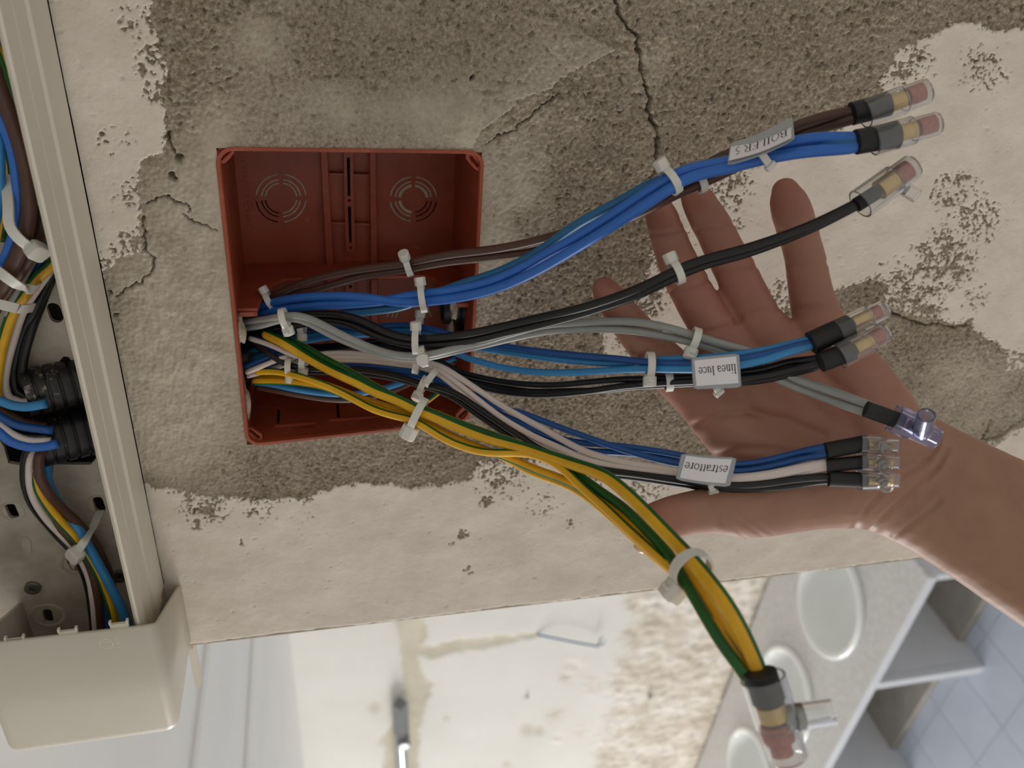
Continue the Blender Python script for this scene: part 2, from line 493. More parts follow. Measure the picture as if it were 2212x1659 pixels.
    h = .9 * broad + rough * (.55 * g1 + .5 * g2 + .25 * rid + 1.0 * (1 - np.minimum(cell(x + .8 * f2, z + .8 * f4, 2.6, 3), 1.1) ** 2) * (.5 + .6 * fbm(x, z, 14., 2, 37)) + .45 * (1 - np.minimum(cell(x, z, 1.5, 5), 1.1) ** 2) - .6) + (1 - rough) * (.50 * wav + .22 * g2 + .12 * f4)
    pits = np.clip(fbm(x, z, 4.2, 3, 97) - .50, 0, .35)
    h -= rough * 5.5 * pits + (1 - rough) * 2.0 * np.clip(fbm(x, z, 6., 2, 99) - .7, 0, 1)
    paint_h = .9 * broad + 1.15 + .16 * fbm(x, z, 11., 3, 101) + .05 * g2 - 1.5 * np.clip(fbm(x * .8, z, 4.5, 2, 105) - .74, 0, 1)
    h = h * (1 - pm) + pm * np.maximum(paint_h, h * .3 + .5)
    h += 2.4 * sm(-1.2, 2.0, SS + 4 * f2) * np.exp(-ED / 130.) * (1 - pm)
    # cracks and holes
    jx, jy = px + 3.5 * f2 + 4 * f1, py + 3.5 * fbm(x, z, 2.6, 3, 19)
    crack = np.zeros_like(x)
    for pl, wd, k in [([(1326, -10), (1337, 27), (1353, 61), (1377, 78), (1381, 112), (1386, 153), (1391, 183), (1404, 210), (1398, 237), (1414, 268), (1423, 305), (1416, 339), (1414, 373), (1404, 386)], 2.6, 1.),
                      ([(1052, 310), (1113, 278), (1153, 244), (1208, 200)], 1.3, .75), ([(316, 439), (362, 423), (377, 436), (401, 442), (411, 457)], 1.5, .85), ([(395, 463), (422, 481), (470, 499)], 1.2, .7),
                      ([(310, 470), (310, 505), (313, 542), (335, 563), (328, 587), (301, 611), (271, 626), (253, 641)], 1.6, .8), ([(1925, 674), (1959, 690), (1999, 703), (2025, 699), (2052, 708), (2092, 702)], 1.8, .9),
                      ([(362, 285), (368, 310), (378, 330)], 2., .8), ([(2145, 905), (2120, 950), (2160, 940), (2212, 905)], 1.5, .6)]:
        wv = wd * (1 + .6 * f1)
        crack = np.maximum(crack, k * np.exp(-(pldist(jx, jy, pl) / np.maximum(wv, .5)) ** 2))
    for cx, cy, r in [(387, 342, 9), (372, 377, 6), (381, 386, 5), (250, 680, 4), (1020, 168, 5), (238, 630, 4)]:
        crack = np.maximum(crack, np.exp(-(((jx - cx) ** 2 + (jy - cy) ** 2) / (r * r)) ** 2))
    h -= 6.5 * crack
    # the mortar is brought up flush to the box rim, and the pier's edge is rounded
    RQ = [(463, 316), (1046, 324), (1017, 908), (531, 964)]
    sb = sdf(px, py, RQ)
    k = sm(-45, -4, sb)
    h = h * (1 - .75 * k) + .2 * k
    ce = np.clip((XC + 3.5 - x) / 3.5, 0, 1)
    h -= 2.2 * ce ** 2 * (1 + .5 * f1)
    keep = sb < 2.5
    V = np.stack([x, -h, z], 1)
    idx = np.arange(nx * nz).reshape(nx, nz)
    a, b, c, d = idx[:-1, :-1].ravel(), idx[1:, :-1].ravel(), idx[1:, 1:].ravel(), idx[:-1, 1:].ravel()
    ok = keep[a] | keep[b] | keep[c] | keep[d]
    F = np.stack([a, d, c, b], 1)[ok]
    # plain remainder of the pier: out of frame, down to the floor and round the corner
    ev = [];ef = []
    def quad(p):
        k0 = len(V) + len(ev); ev.extend(p); ef.append((k0, k0 + 1, k0 + 2, k0 + 3))
    XE, zt, zb, yb = 1600., 262., -ZB, 220.
    quad([(181.6, 0, zb), (XE, 0, zb), (XE, 0, zt), (181.6, 0, zt)])
    quad([(XC, 0, zb), (181.6, 0, zb), (181.6, 0, -481.), (XC, 0, -481.)])
    quad([(XC, 0, 212.), (181.6, 0, 212.), (181.6, 0, zt), (XC, 0, zt)])
    quad([(XC, 0, zb), (XC, 0, zt), (XC, yb, zt), (XC, yb, zb)])
    quad([(XC, yb, zb), (XC, yb, zt), (XE, yb, zt), (XE, yb, zb)])
    quad([(XE, 0, zb), (XE, yb, zb), (XE, yb, zt), (XE, 0, zt)])
    V = np.vstack([V, np.array(ev)])
    ne = len(ev)
    P = W2(V)
    me = bpy.data.meshes.new('wall_pier')
    nf = len(F) + len(ef)
    me.vertices.add(len(V)); me.vertices.foreach_set('co', P.ravel())
    me.loops.add(nf * 4); me.loops.foreach_set('vertex_index', np.vstack([F, np.array(ef)]).ravel())
    me.polygons.add(nf); me.polygons.foreach_set('loop_start', np.arange(nf) * 4); me.polygons.foreach_set('loop_total', np.full(nf, 4))
    me.update(calc_edges=True)
    for nm, arr, e in (('paint', paint, 1.), ('rough', rough, 0.)):
        at = me.attributes.new(nm, 'FLOAT', 'POINT'); at.data.foreach_set('value', np.concatenate([arr, np.full(ne, e)]).astype(np.float32))
    me.polygons.foreach_set('use_smooth', np.ones(nf, bool))
    me.materials.append(MT['wall'])
    o = bpy.data.objects.new('wall_pier', me); COL.objects.link(o)
    tag(o, 'rough grey plaster pier wall with peeling white paint and cracks', None, None, 'structure')
build_wall()

# ================================================================== junction box set into the wall
DB = 70.
def build_box():
    t = thing('junction_box', 'orange red recessed plastic junction box set flush in the grey wall', 'junction box', (0, DB, -62))
    pz = lambda a, b, y: BX(a, b, y)
    def rr(m, r, n=6):
        w_, h_ = 125., 162.
        out = []
        for cx, cy, a0 in ((1 - m / w_ - r / w_, m / h_ + r / h_, -90), (1 - m / w_ - r / w_, 1 - m / h_ - r / h_, 0), (m / w_ + r / w_, 1 - m / h_ - r / h_, 90), (m / w_ + r / w_, m / h_ + r / h_, 180)):
            for k in range(n + 1):
                a = math.radians(a0 + 90 * k / n)
                out.append((cx + r / w_ * math.cos(a), cy + r / h_ * math.sin(a)))
        return out
    V, F = plate(rr(0, 8), [rr(1.7, 6.5)], -.9, 9., pz)
    bevel(fixnormals(obj('rim', V, F, 'box', t, 30)), .0003)
    # back with its slots behind the rail
    bq = lambda px_, py_: (lambda w_: (w_[0], w_[2]))(Wp(px_, py_, -DB))
    def band(cx, cy, r, a0, a1, wd, sy=.96):
        an = [math.radians(a0 + (a1 - a0) * k / 10) for k in range(11)]
        return [(cx + (r + wd) * math.cos(a), cy + (r + wd) * sy * math.sin(a)) for a in an] + [(cx + (r - wd) * math.cos(a), cy + (r - wd) * sy * math.sin(a)) for a in an[::-1]]
    cut = [band(607, 428, r, 97, 173, w_) for r, w_ in ((54, 1.4), (42, 1.5), (34, 1.5))] + [band(893, 430, r, 7, 83, w_) for r, w_ in ((50, 1.4), (39, 1.5), (30, 1.5))]
    cut += [[(748, 342), (757, 342), (758, 422), (750, 422)], [(751, 447), (760, 447), (761, 523), (753, 523)], [(754, 632), (762, 632), (764, 688), (756, 688)]]
    V, F = plate([(BQ[k][0], BQ[k][1]) for k in range(4)], [[bq(*q) for q in lp] for lp in cut], DB, DB + 2, lambda a, b, y: np.array([a, y, b]))
    fixnormals(obj('back_plate', V, F, 'box', t))
    # side walls; the one the conduits enter is broken open
    def wall(fixed, val, hole=None):
        def fn(a, b, y):
            s = (y / 125. if val == 0 else 1 - y / 125.) if fixed == 's' else a
            q = (y / 160. if val == 0 else 1 - y / 160.) if fixed == 't' else a
            return BX(s, q, b) if fixed == 's' else BX(a, q, b)
        V, F = plate([(0.01, .5), (.99, .5), (.99, DB), (.01, DB)], hole or [], .2, 2., fn)
        fixnormals(obj('side_wall', V, F, 'box', t))
    hole = [(.565, 6), (.62, 3.5), (.70, 5), (.78, 3), (.86, 5), (.905, 9), (.915, 22), (.90, 40), (.91, 58), (.80, 63), (.66, 61), (.57, 55), (.56, 30)]
    rect = lambda a0, a1, b0, b1: [(a0, b0), (a1, b0), (a1, b1), (a0, b1)]
    wall('s', 0, [hole, rect(.15, .235, 10., 12.2), [(.330, 14), (.335, 14), (.205, 44), (.200, 44)]])
    wall('s', 1, [[(.60, 20), (.74, 22), (.78, 40), (.72, 58), (.62, 55), (.585, 38)], rect(.17, .25, 10., 12.2), [(.360, 14), (.365, 14), (.295, 30), (.290, 30)]])
    wall('t', 0); wall('t', 1, [rect(s_ - .006, s_ + .006, 15., 34.) for s_ in (.135, .405, .68)] + [rect(.20, .29, 9.6, 12.2)])
    # corner tabs with oblong screw slots
    for out, s0, s1, r in [([(467, 321), (472, 318), (506, 317), (506, 331), (496, 343), (486, 352), (467, 354)], (477, 341), (496, 323), 4.3),
                           ([(1006, 331), (1027, 330), (1037, 336), (1041, 346), (1041, 359), (1035, 370), (1025, 365), (1006, 343)], (1018, 340), (1032, 358), 3.2),
                           ([(529, 926), (544, 926), (567, 940), (567, 952), (552, 961), (538, 955), (531, 942)], (541, 931), (558, 945), 3.8),
                           ([(984, 908), (985, 896), (1000, 880), (1015, 876), (1018, 890), (1012, 904)], (994, 899), (1009, 886), 3.6)]:
        to = lambda q: (lambda w_: (w_[0], w_[2]))(Wp(q[0], q[1], -1.6))
        o2 = [to(q) for q in out]
        a, b = to(s0), to(s1); rad = r * 425 / FPX
        V, F = plate(o2, [stadium((a[0] + b[0]) / 2, (a[1] + b[1]) / 2, (b[0] - a[0]) / 2, (b[1] - a[1]) / 2, rad)], 1.6, 4.2, lambda a, b, y: np.array([a, y, b]))
        bevel(fixnormals(obj('corner_tab', V, F, 'box', t, 30)), .0003)
    # ribs on the back
    def pxquad(pts, e0, e1, name, mat='box', bev=True, holes=()):
        to = lambda q: (lambda w_: (w_[0], w_[2]))(Wp(q[0], q[1], -e0))
        V, F = plate([to(q) for q in pts], [[to(q) for q in h] for h in holes], e0, e1, lambda a, b, y: np.array([a, y, b]))
        o = fixnormals(obj(name, V, F, mat, t, 30))
        if bev: bevel(o, .0004)
        return o
    pxquad([(690, 296), (706, 296), (722, 600), (706, 600)], DB - 5, DB, 'rib')
    pxquad([(798, 298), (812, 298), (816, 600), (801, 600)], DB - 5, DB, 'rib')
    pxquad([(706, 604), (722, 604), (726, 760), (710, 760)], DB - 5, DB, 'rib')
    pxquad([(801, 604), (816, 604), (816, 760), (801, 760)], DB - 5, DB, 'rib')
    def circ(cx, cy, r, n=12): return [(cx + r * math.cos(2 * math.pi * k / n), cy + r * math.sin(2 * math.pi * k / n)) for k in range(n)]
    rail = [(742, 296), (763, 296), (764, 425), (767, 528), (767, 539), (762, 545), (754, 545), (748, 540), (747, 528), (744, 430)]
    pxquad(rail, DB - 4.5, DB - .5, 'screw_rail', holes=[circ(752, 325, 3.4), [(749, 340), (756, 340), (757, 424), (751, 424)], circ(754.5, 433.5, 3.4), [(751.5, 445), (758, 445), (760, 525), (754, 525)], circ(757.5, 535, 3.4)])
    pxquad([(745, 612), (756, 608), (767, 612), (772, 700), (750, 700)], DB - 4.5, DB - .5, 'screw_rail', holes=[circ(757, 619, 3.4), [(755, 630), (761, 630), (763, 690), (757, 690)]])
    for (x0, x1, y) in [(711, 742, 374), (763, 796, 376), (716, 747, 480), (767, 798, 482)]:
        pxquad([(x0, y), (x1, y + 1), (x1, y + 5), (x0, y + 4)], DB - 4, DB, 'cross_rib', 'box', False)
    # knock-outs: three broken rings each, some filled with mortar
    def arc(cx, cy, r, a0, a1, wd, mat, sy=.96):
        n = 10; o_, i_ = [], []
        for k in range(n + 1):
            a = math.radians(a0 + (a1 - a0) * k / n)
            o_.append((cx + (r + wd) * math.cos(a), cy + (r + wd) * sy * math.sin(a))); i_.append((cx + (r - wd) * math.cos(a), cy + (r - wd) * sy * math.sin(a)))
        pxquad(o_ + i_[::-1], DB - .3, DB + .2, 'knockout_groove', mat, False)
    for cx, cy, rs in [(607, 428, (54, 42, 34)), (893, 430, (50, 39, 30)), (884, 690, (47, 37, 29))]:
        for ri, r in enumerate(rs):
            for q in range(4):
                if cy == 690 and q in (0, 1): continue
                if (cx == 607 and q == 1) or (cx == 893 and q == 0): continue
                mm = 'mortar'
                arc(cx, cy, r, q * 90 + 7, q * 90 + 83, 1.4 if ri == 0 else (3.2 if (cx == 893 and q in (1, 2, 3) and ri == 2) else 1.5), mm)
    # removable partition across the middle
    zz = [(61, DB), (61, 9), (50.5, 8), (50, 14), (47, 30), (43, 41), (37, 46), (-40, 46), (-45, 41), (-49, 28), (-53, 12), (-60.5, 11), (-60.5, DB)]
    V, F = plate(zz, [], -6.2, -4.2, lambda a, b, y: np.array([y, b, a]))
    bevel(fixnormals(obj('partition', V, F, 'box', t, 30)), .0004)
    mb = MB(); mb.box((-7.4, 9, 55.5), (1.2, 0, 0), (0, 1.2, 0), (0, 0, 4.5)); mb.build('partition_foot', 'box', t)
    mb = MB(); mb.box((-7.4, 11, -57), (1.2, 0, 0), (0, 1.2, 0), (0, 0, 3)); mb.build('partition_foot', 'box', t)
    # ledge and slits of the lower wall, clip slots beside the rim
    for s0, s1 in ((.12, .30), (.36, .60), (.60, .9)):
        mb = MB(); c = BX((s0 + s1) / 2, .985, 13); mb.box(c, (.8, 0, 0), (0, .7, 0), (0, 0, -(s1 - s0) * 62.)); mb.build('ledge', 'box', t)
    # raised moulding number and mark along the back
    def text3(txt, pts_px, size, up_px):
        cu = bpy.data.curves.new('tmp', 'FONT'); cu.body = txt; cu.size = 1.; cu.extrude = .02
        ob = bpy.data.objects.new('tmp', cu); COL.objects.link(ob)
        dg = bpy.context.evaluated_depsgraph_get(); me = bpy.data.meshes.new_from_object(ob.evaluated_get(dg))
        V = np.array([v.co[:] for v in me.vertices]); F = [tuple(p.vertices) for p in me.polygons]
        bpy.data.objects.remove(ob); bpy.data.curves.remove(cu); bpy.data.meshes.remove(me)
        w_ = V[:, 0].max()
        A, B = Wp(*pts_px[0], -DB + .1), Wp(*pts_px[1], -DB + .1)
        ux = (B - A) / w_; uy = unit(Wp(pts_px[0][0] + up_px[0], pts_px[0][1] + up_px[1], -DB + .1) - A) * size
        return np.array([A + v[0] * ux + v[1] * uy + np.array([0, -12. * v[2], 0]) for v in V]), F
    V, F = text3('245', ((546, 493), (540, 463)), 4.2, (-1, -.1)); obj('moulded_number', V, F, 'box', t, False)
    V, F = text3('56513153', ((541, 431), (532, 348)), 4.2, (-1, -.1)); obj('moulded_number', V, F, 'box', t, False)
    mb = MB()
    c = [Wp(537 + 10 * math.cos(a), 445.5 + 10.5 * math.sin(a), -DB) for a in np.linspace(0, 2 * math.pi, 25)]
    mb.add(*tube(c, .28, 6)[:2]); mb.add(*tube([Wp(535.5, 436, -DB), Wp(537.5, 455, -DB)], .28, 6)[:2]); mb.build('moulded_mark', 'box', t)
    return t
BOX = build_box()

def blob(name, c, r, seed, label, squash=(1, 1, 1), group=None):
    import bmesh
    bm = bmesh.new(); bmesh.ops.create_icosphere(bm, subdivisions=3, radius=1.)
    rng = np.random.RandomState(seed); k = rng.rand(4, 3) * 4
    V = []
    for v in bm.verts:
        n = np.array(v.co); a = 1 + .22 * math.sin(3 * n[0] + k[0, 0]) * math.sin(4 * n[1] + k[0, 1]) + .16 * math.sin(7 * n[2] + k[1, 0] + 3 * n[0]) + .08 * math.sin(13 * n[1] + k[2, 0])
        V.append(np.asarray(c) + n * a * np.asarray(r) * np.asarray(squash))
    F = [tuple(x.index for x in f.verts) for f in bm.faces]; bm.free()
    return tag(obj(name, np.array(V), F, 'mortar', None, 'all'), label, 'mortar', group)
LUMP = ['pale mortar lump at the grey pair entry of the junction box', 'largest pale mortar lump, beside the light blue and brown wires in the box opening', 'mortar lump closest to the screw tab in the box opening', 'flat mortar lump halfway along the broken box opening']
for i, (px, py, e, r, sq) in enumerate([(516, 712, 8, 6, (1.4, .9, .5)), (524, 868, 10, 7.5, (1.7, 1, .5)), (522, 905, 9, 5, (1.5, 1, .5)), (512, 790, 9, 4, (1.8, 1, .4))]):
    blob('mortar_lump', Wp(px, py, -e), r, i, LUMP[i], sq, 'mortar lumps in the box opening')
blob('mortar_lump', Wp(981, 668, -14), 3.2, 9, 'small mortar crumb stuck on the box wall away from the broken opening', (2.0, .7, .6))
blob('mortar_lump', Wp(972, 712, -40), 5, 19, 'mortar smear running down the box wall beside the small crumb', (2.4, 2.2, .25))

# corrugated conduits
def conduit(P0, P1, r, label, group=None, pitch=5.4, hollow=True):
    P0, P1 = np.asarray(P0, float), np.asarray(P1, float); L = np.linalg.norm(P1 - P0)
    prof = []; t = 0.
    while t < L:
        prof += [(t, r - .2), (t + .4, r), (t + pitch * .72, r), (t + pitch * .78, r - 1.3), (t + pitch * .97, r - 1.3)]; t += pitch
    inner = [(t, r - 2.), (0, r - 2.)]
    V, F = revolve(P0, P1 - P0, prof + inner, 30, True)
    return tag(obj('corrugated_conduit', V, F, 'conduit', None, 30), label, 'conduit', group)
conduit((-22, 34, 56), (-20, 34, 112), 12., 'black corrugated conduit in the broken box side, behind the grey pair')
conduit((-49, 36, 54), (-47, 36, 112), 12.5, 'black corrugated conduit in the broken box side, by the yellow and green wires')
conduit((-22, 40, -50), (-22, 40, -100), 10.5, 'black corrugated conduit leaving the opposite side wall of the junction box')

# ================================================================== cable trunking along the top of the wall
TZ0, TZ1, TD = 118.5, 211., 62.
def build_trunk():
    XL, XR = 420., -178.
    t = thing('cable_trunking', 'open cream plastic cable trunking fixed along the top of the wall', 'trunking', (0, 0, TZ0))
    # back plate with oblong fixing holes and the broken opening for the conduits
    q = lambda px, py: (lambda w_: (w_[0], w_[2]))(Wp(px, py, 3.))
    holes = []
    for (cx, cy, dx, dy, r) in [(119, 676, 3, 9, 13), (214, 1090, 3, 9, 11.5), (26, 1104, 4, 9, 11), (160, 1218, 4, 7, 12), (104, 1332, 2, 9, 11)]:
        c = q(cx, cy); d = q(cx + dx, cy + dy)
        holes.append(stadium(c[0], c[1], d[0] - c[0], d[1] - c[1], r * 410 / FPX))
    brk = [(40, 801), (70, 796), (95, 793), (118, 798), (131, 777), (137, 770), (148, 771), (154, 780), (158, 800), (172, 815), (184, 860), (190, 900), (198, 950), (208, 990), (196, 1004), (160, 1004), (128, 1003), (90, 1008), (50, 1006), (18, 1001), (8, 965), (-8, 940), (-12, 880), (-10, 820), (15, 806)]
    holes.append([q(*b) for b in brk])
    V, F = plate([(XL, TZ0), (-229., TZ0), (-229., TZ1), (XL, TZ1)], holes, -3., -.6, lambda a, b, y: np.array([a, y, b]))
    fixnormals(obj('back_plate', V, F, 'trunkback', t, 30))
    # side walls: extruded profile with ribs and a clip lip (y toward the room is negative)
    def extr(prof, name):
        n = len(prof); V = [(XL, a, b) for a, b in prof] + [(XR + 2, a, b) for a, b in prof]
        F = [(i, (i + 1) % n, n + (i + 1) % n, n + i) for i in range(n)] + [tuple(range(n))[::-1], tuple(range(n, 2 * n))]
        return bevel(fixnormals(obj(name, np.array(V), F, 'trunk', t, 30)), .0004)
    low = [(3, TZ0), (-14, TZ0), (-15, TZ0 - .7), (-30, TZ0 - .7), (-31, TZ0 + .6), (-45, TZ0 + .6), (-46, TZ0 + 1.6), (-48, TZ0 + 1.6), (-48.6, TZ0), (-TD, TZ0 - .2), (-TD, TZ0 + 1.0), (-TD + 1.6, TZ0 + 2.6), (-TD + 1.8, TZ0 + 2.4), (-3, TZ0 + 2.4), (3, TZ0 + 2.4)]
    extr(low, 'side_wall')
    up = [(a, TZ0 + TZ1 - b) for a, b in low]
    extr(up, 'side_wall')
    # shallow bosses round the fixing holes
    for (cx, cy, r0, r1) in [(160, 1218, 26, 33), (214, 1090, 24, 29), (104, 1330, 32, 40), (26, 1104, 22, 27)]:
        c = Wp(cx, cy, 3.); s = 415 / FPX
        V, F = revolve(c, (0, -1, 0), [(0, r1 * s), (.5, r1 * s - .5), (.5, r0 * s), (0, r0 * s - .4)], 28, True, (1, 0, 0))
        obj('fixing_boss', V, F, 'trunkback', t, 30)
    for cx, cy, dx, dy in ((57, 1180, 2, 12), (236, 1172, 16, 1)):
        a, b = Wp(cx - dx, cy - dy, 3.), Wp(cx + dx, cy + dy, 3.)
        V, F = plate(stadium((a[0] + b[0]) / 2, (a[2] + b[2]) / 2, (b[0] - a[0]) / 2, (b[2] - a[2]) / 2, 2.3), [], -3.5, -2.8, lambda a, b, y: np.array([a, y, b]))
        bevel(fixnormals(obj('moulded_pad', V, F, 'trunkback', t, 30)), .0003)
build_trunk()
def screw(px, py, d, label):
    c = Wp(px, py, d); t = thing('fixing_screw', label, 'screw', c)
    up = lambda a, b, y: c + np.array([a, y, b])
    cr = [(1.9, .4), (.4, .4), (.4, 1.9), (-.4, 1.9), (-.4, .4), (-1.9, .4), (-1.9, -.4), (-.4, -.4), (-.4, -1.9), (.4, -1.9), (.4, -.4), (1.9, -.4)]
    ci, sn = math.cos(.5), math.sin(.5); cr = [(a * ci - b * sn, a * sn + b * ci) for a, b in cr]
    V, F = plate([(4.2 * math.cos(2 * math.pi * k / 24), 4.2 * math.sin(2 * math.pi * k / 24)) for k in range(24)], [cr], -1.9, .1, up)
    bevel(fixnormals(obj('screw_head', V, F, 'steel', t, 30)), .0003)
    V, F = revolve(c, (0, -1, 0), [(-.6, 0), (-.6, 4.3), (.1, 4.3), (.1, 0)], 24, False, (1, 0, 0)); fixnormals(obj('screw_base', V, F, 'steel', t, 30))
screw(71, 1268, 3.3, 'zinc cross head screw out on the open back of the cable trunking')
screw(258, 1243, 3.3, 'dark zinc screw hidden behind the wires next to the trunking lip')
q_ = [Wp(a, b, -4) for a, b in ((70, 1270), (96, 1262), (108, 1266), (88, 1270))]

conduit(Wp(52, 850, 13), Wp(212, 812, 0), 11.5, 'black corrugated conduit in the trunking taking in the black wires')
conduit(Wp(84, 955, 12), Wp(232, 920, -1), 13.0, 'black corrugated conduit in the trunking beside the descending wire bundle')

# ------------------------------------------------------------------ corner cover of the trunking
def build_cover():
    t = thing('trunking_corner_cover', 'smooth cream corner cover closing the trunking end at the pier edge', 'trunking cover', (-190, -60, 108))
    XA, XB, zA, zB, dF = -146., -232., 109.5, 196.5, 65.5
    # rounded tray: profile in (y, z) run along the pier edge and rounded over at the far end
    def pr(i):
        r = 6.; y1, z0, z1 = -dF + i, zA + i, zB - i
        P = [(1., z0), (-20., z0), (y1 + r, z0)]
        P += [(y1 + r - r * math.sin(a), z0 + r - r * math.cos(a)) for a in np.linspace(.2, math.pi / 2 - .2, 5)]
        P += [(y1, z0 + r), (y1, z0 + 30), (y1, z1 - 30), (y1, z1 - r)]
        P += [(y1 + r - r * math.cos(a), z1 - r + r * math.sin(a)) for a in np.linspace(.2, math.pi / 2 - .2, 5)]
        return P + [(y1 + r, z1), (-20., z1), (1., z1)]
    R = 9.; st = [(None, 0.), (-196., 0.), (XB + R, 0.)] + [(XB + R - R * math.sin(a), R * (1 - math.cos(a))) for a in np.linspace(.25, math.pi / 2, 6)]
    V = []; n = len(pr(0.))
    for x, i in st:
        for y, z in pr(i): V.append((XA - 34. * (1 + min(0., y) / dF) if x is None else x, y, z))
    F = [(a * n + k, a * n + k + 1, (a + 1) * n + k + 1, (a + 1) * n + k) for a in range(len(st) - 1) for k in range(n - 1)]
    F.append(tuple((len(st) - 1) * n + k for k in range(n)))
    o = fixnormals(obj('shell', np.array(V), F, 'trunk', t, 50))
    md = o.modifiers.new('wall', 'SOLIDIFY'); md.thickness = .0022; md.offset = -1
    # inner return lip seen beyond the pier edge
    mb = MB(); mb.box((-252, 5, 111.), (18, 0, 0), (0, 5, 0), (0, 0, 1.6)); mb.build('return_lip', 'trunk', t)
    # snap clips on the open edge
    for px, py in ((34, 1384), (148, 1366), (258, 1350)):
        c = Wp(px, py, 63.)
        mb = MB(); mb.box(c + np.array([-.8, 0, 0]), (2.2, 0, 0), (0, 1.0, 0), (0, 0, 4.4)); bevel(mb.build('snap_clip', 'trunk', t), .0004)
        for s in (-1, 1):
            mb = MB(); mb.box(c + np.array([2.2, 0, s * 4.0]), (1.1, 0, 0), (0, .9, 0), (0, 0, .55)); mb.build('clip_hook', 'trunk', t)
    # moulded mark and digits
    d = dF + .02
    lg = lambda x, y: Wp(200 + x / 27.65, 1365 + y / 27.65, d)
    mb = MB()
    for pl in ([(820 + 400 * math.cos(a), 715 + 270 * math.sin(a)) for a in np.linspace(-.35, 4.1, 26)], [(520, 520), (640, 460), (800, 440), (980, 450)], [(500, 660), (620, 605), (730, 650), (790, 740)],
               [(800, 650), (900, 570), (1030, 545), (1150, 620), (1200, 730)], [(620, 890), (900, 825), (1150, 830)]):
        mb.add(*tube(catmull([lg(*p) for p in pl], .4), .2, 6)[:2])
    mb.build('moulded_mark', 'trunk', t)
    mb = MB()
    for cx, cy in ((1415, 370), (1450, 515), (1495, 645), (1540, 775)):
        mb.add(*tube([lg(cx + 105 * math.cos(a), cy + 62 * math.sin(a)) for a in np.linspace(0, 2 * math.pi, 15)], .16, 6)[:2])
    mb.add(*tube([lg(1450, 895), lg(1650, 885)], .3, 6)[:2])
    mb.build('moulded_digits', 'trunk', t)
    # moulding lines scored near the rounded turn
    for z in (122., 128.5, 178., 184.5):
        V, F, _ = tube(np.array([(-223.5, -dF + .05, z), (-229.6, -dF + 3.0, z)]), .35, 6); obj('score_line', V, F, 'trunk', t)
build_cover()

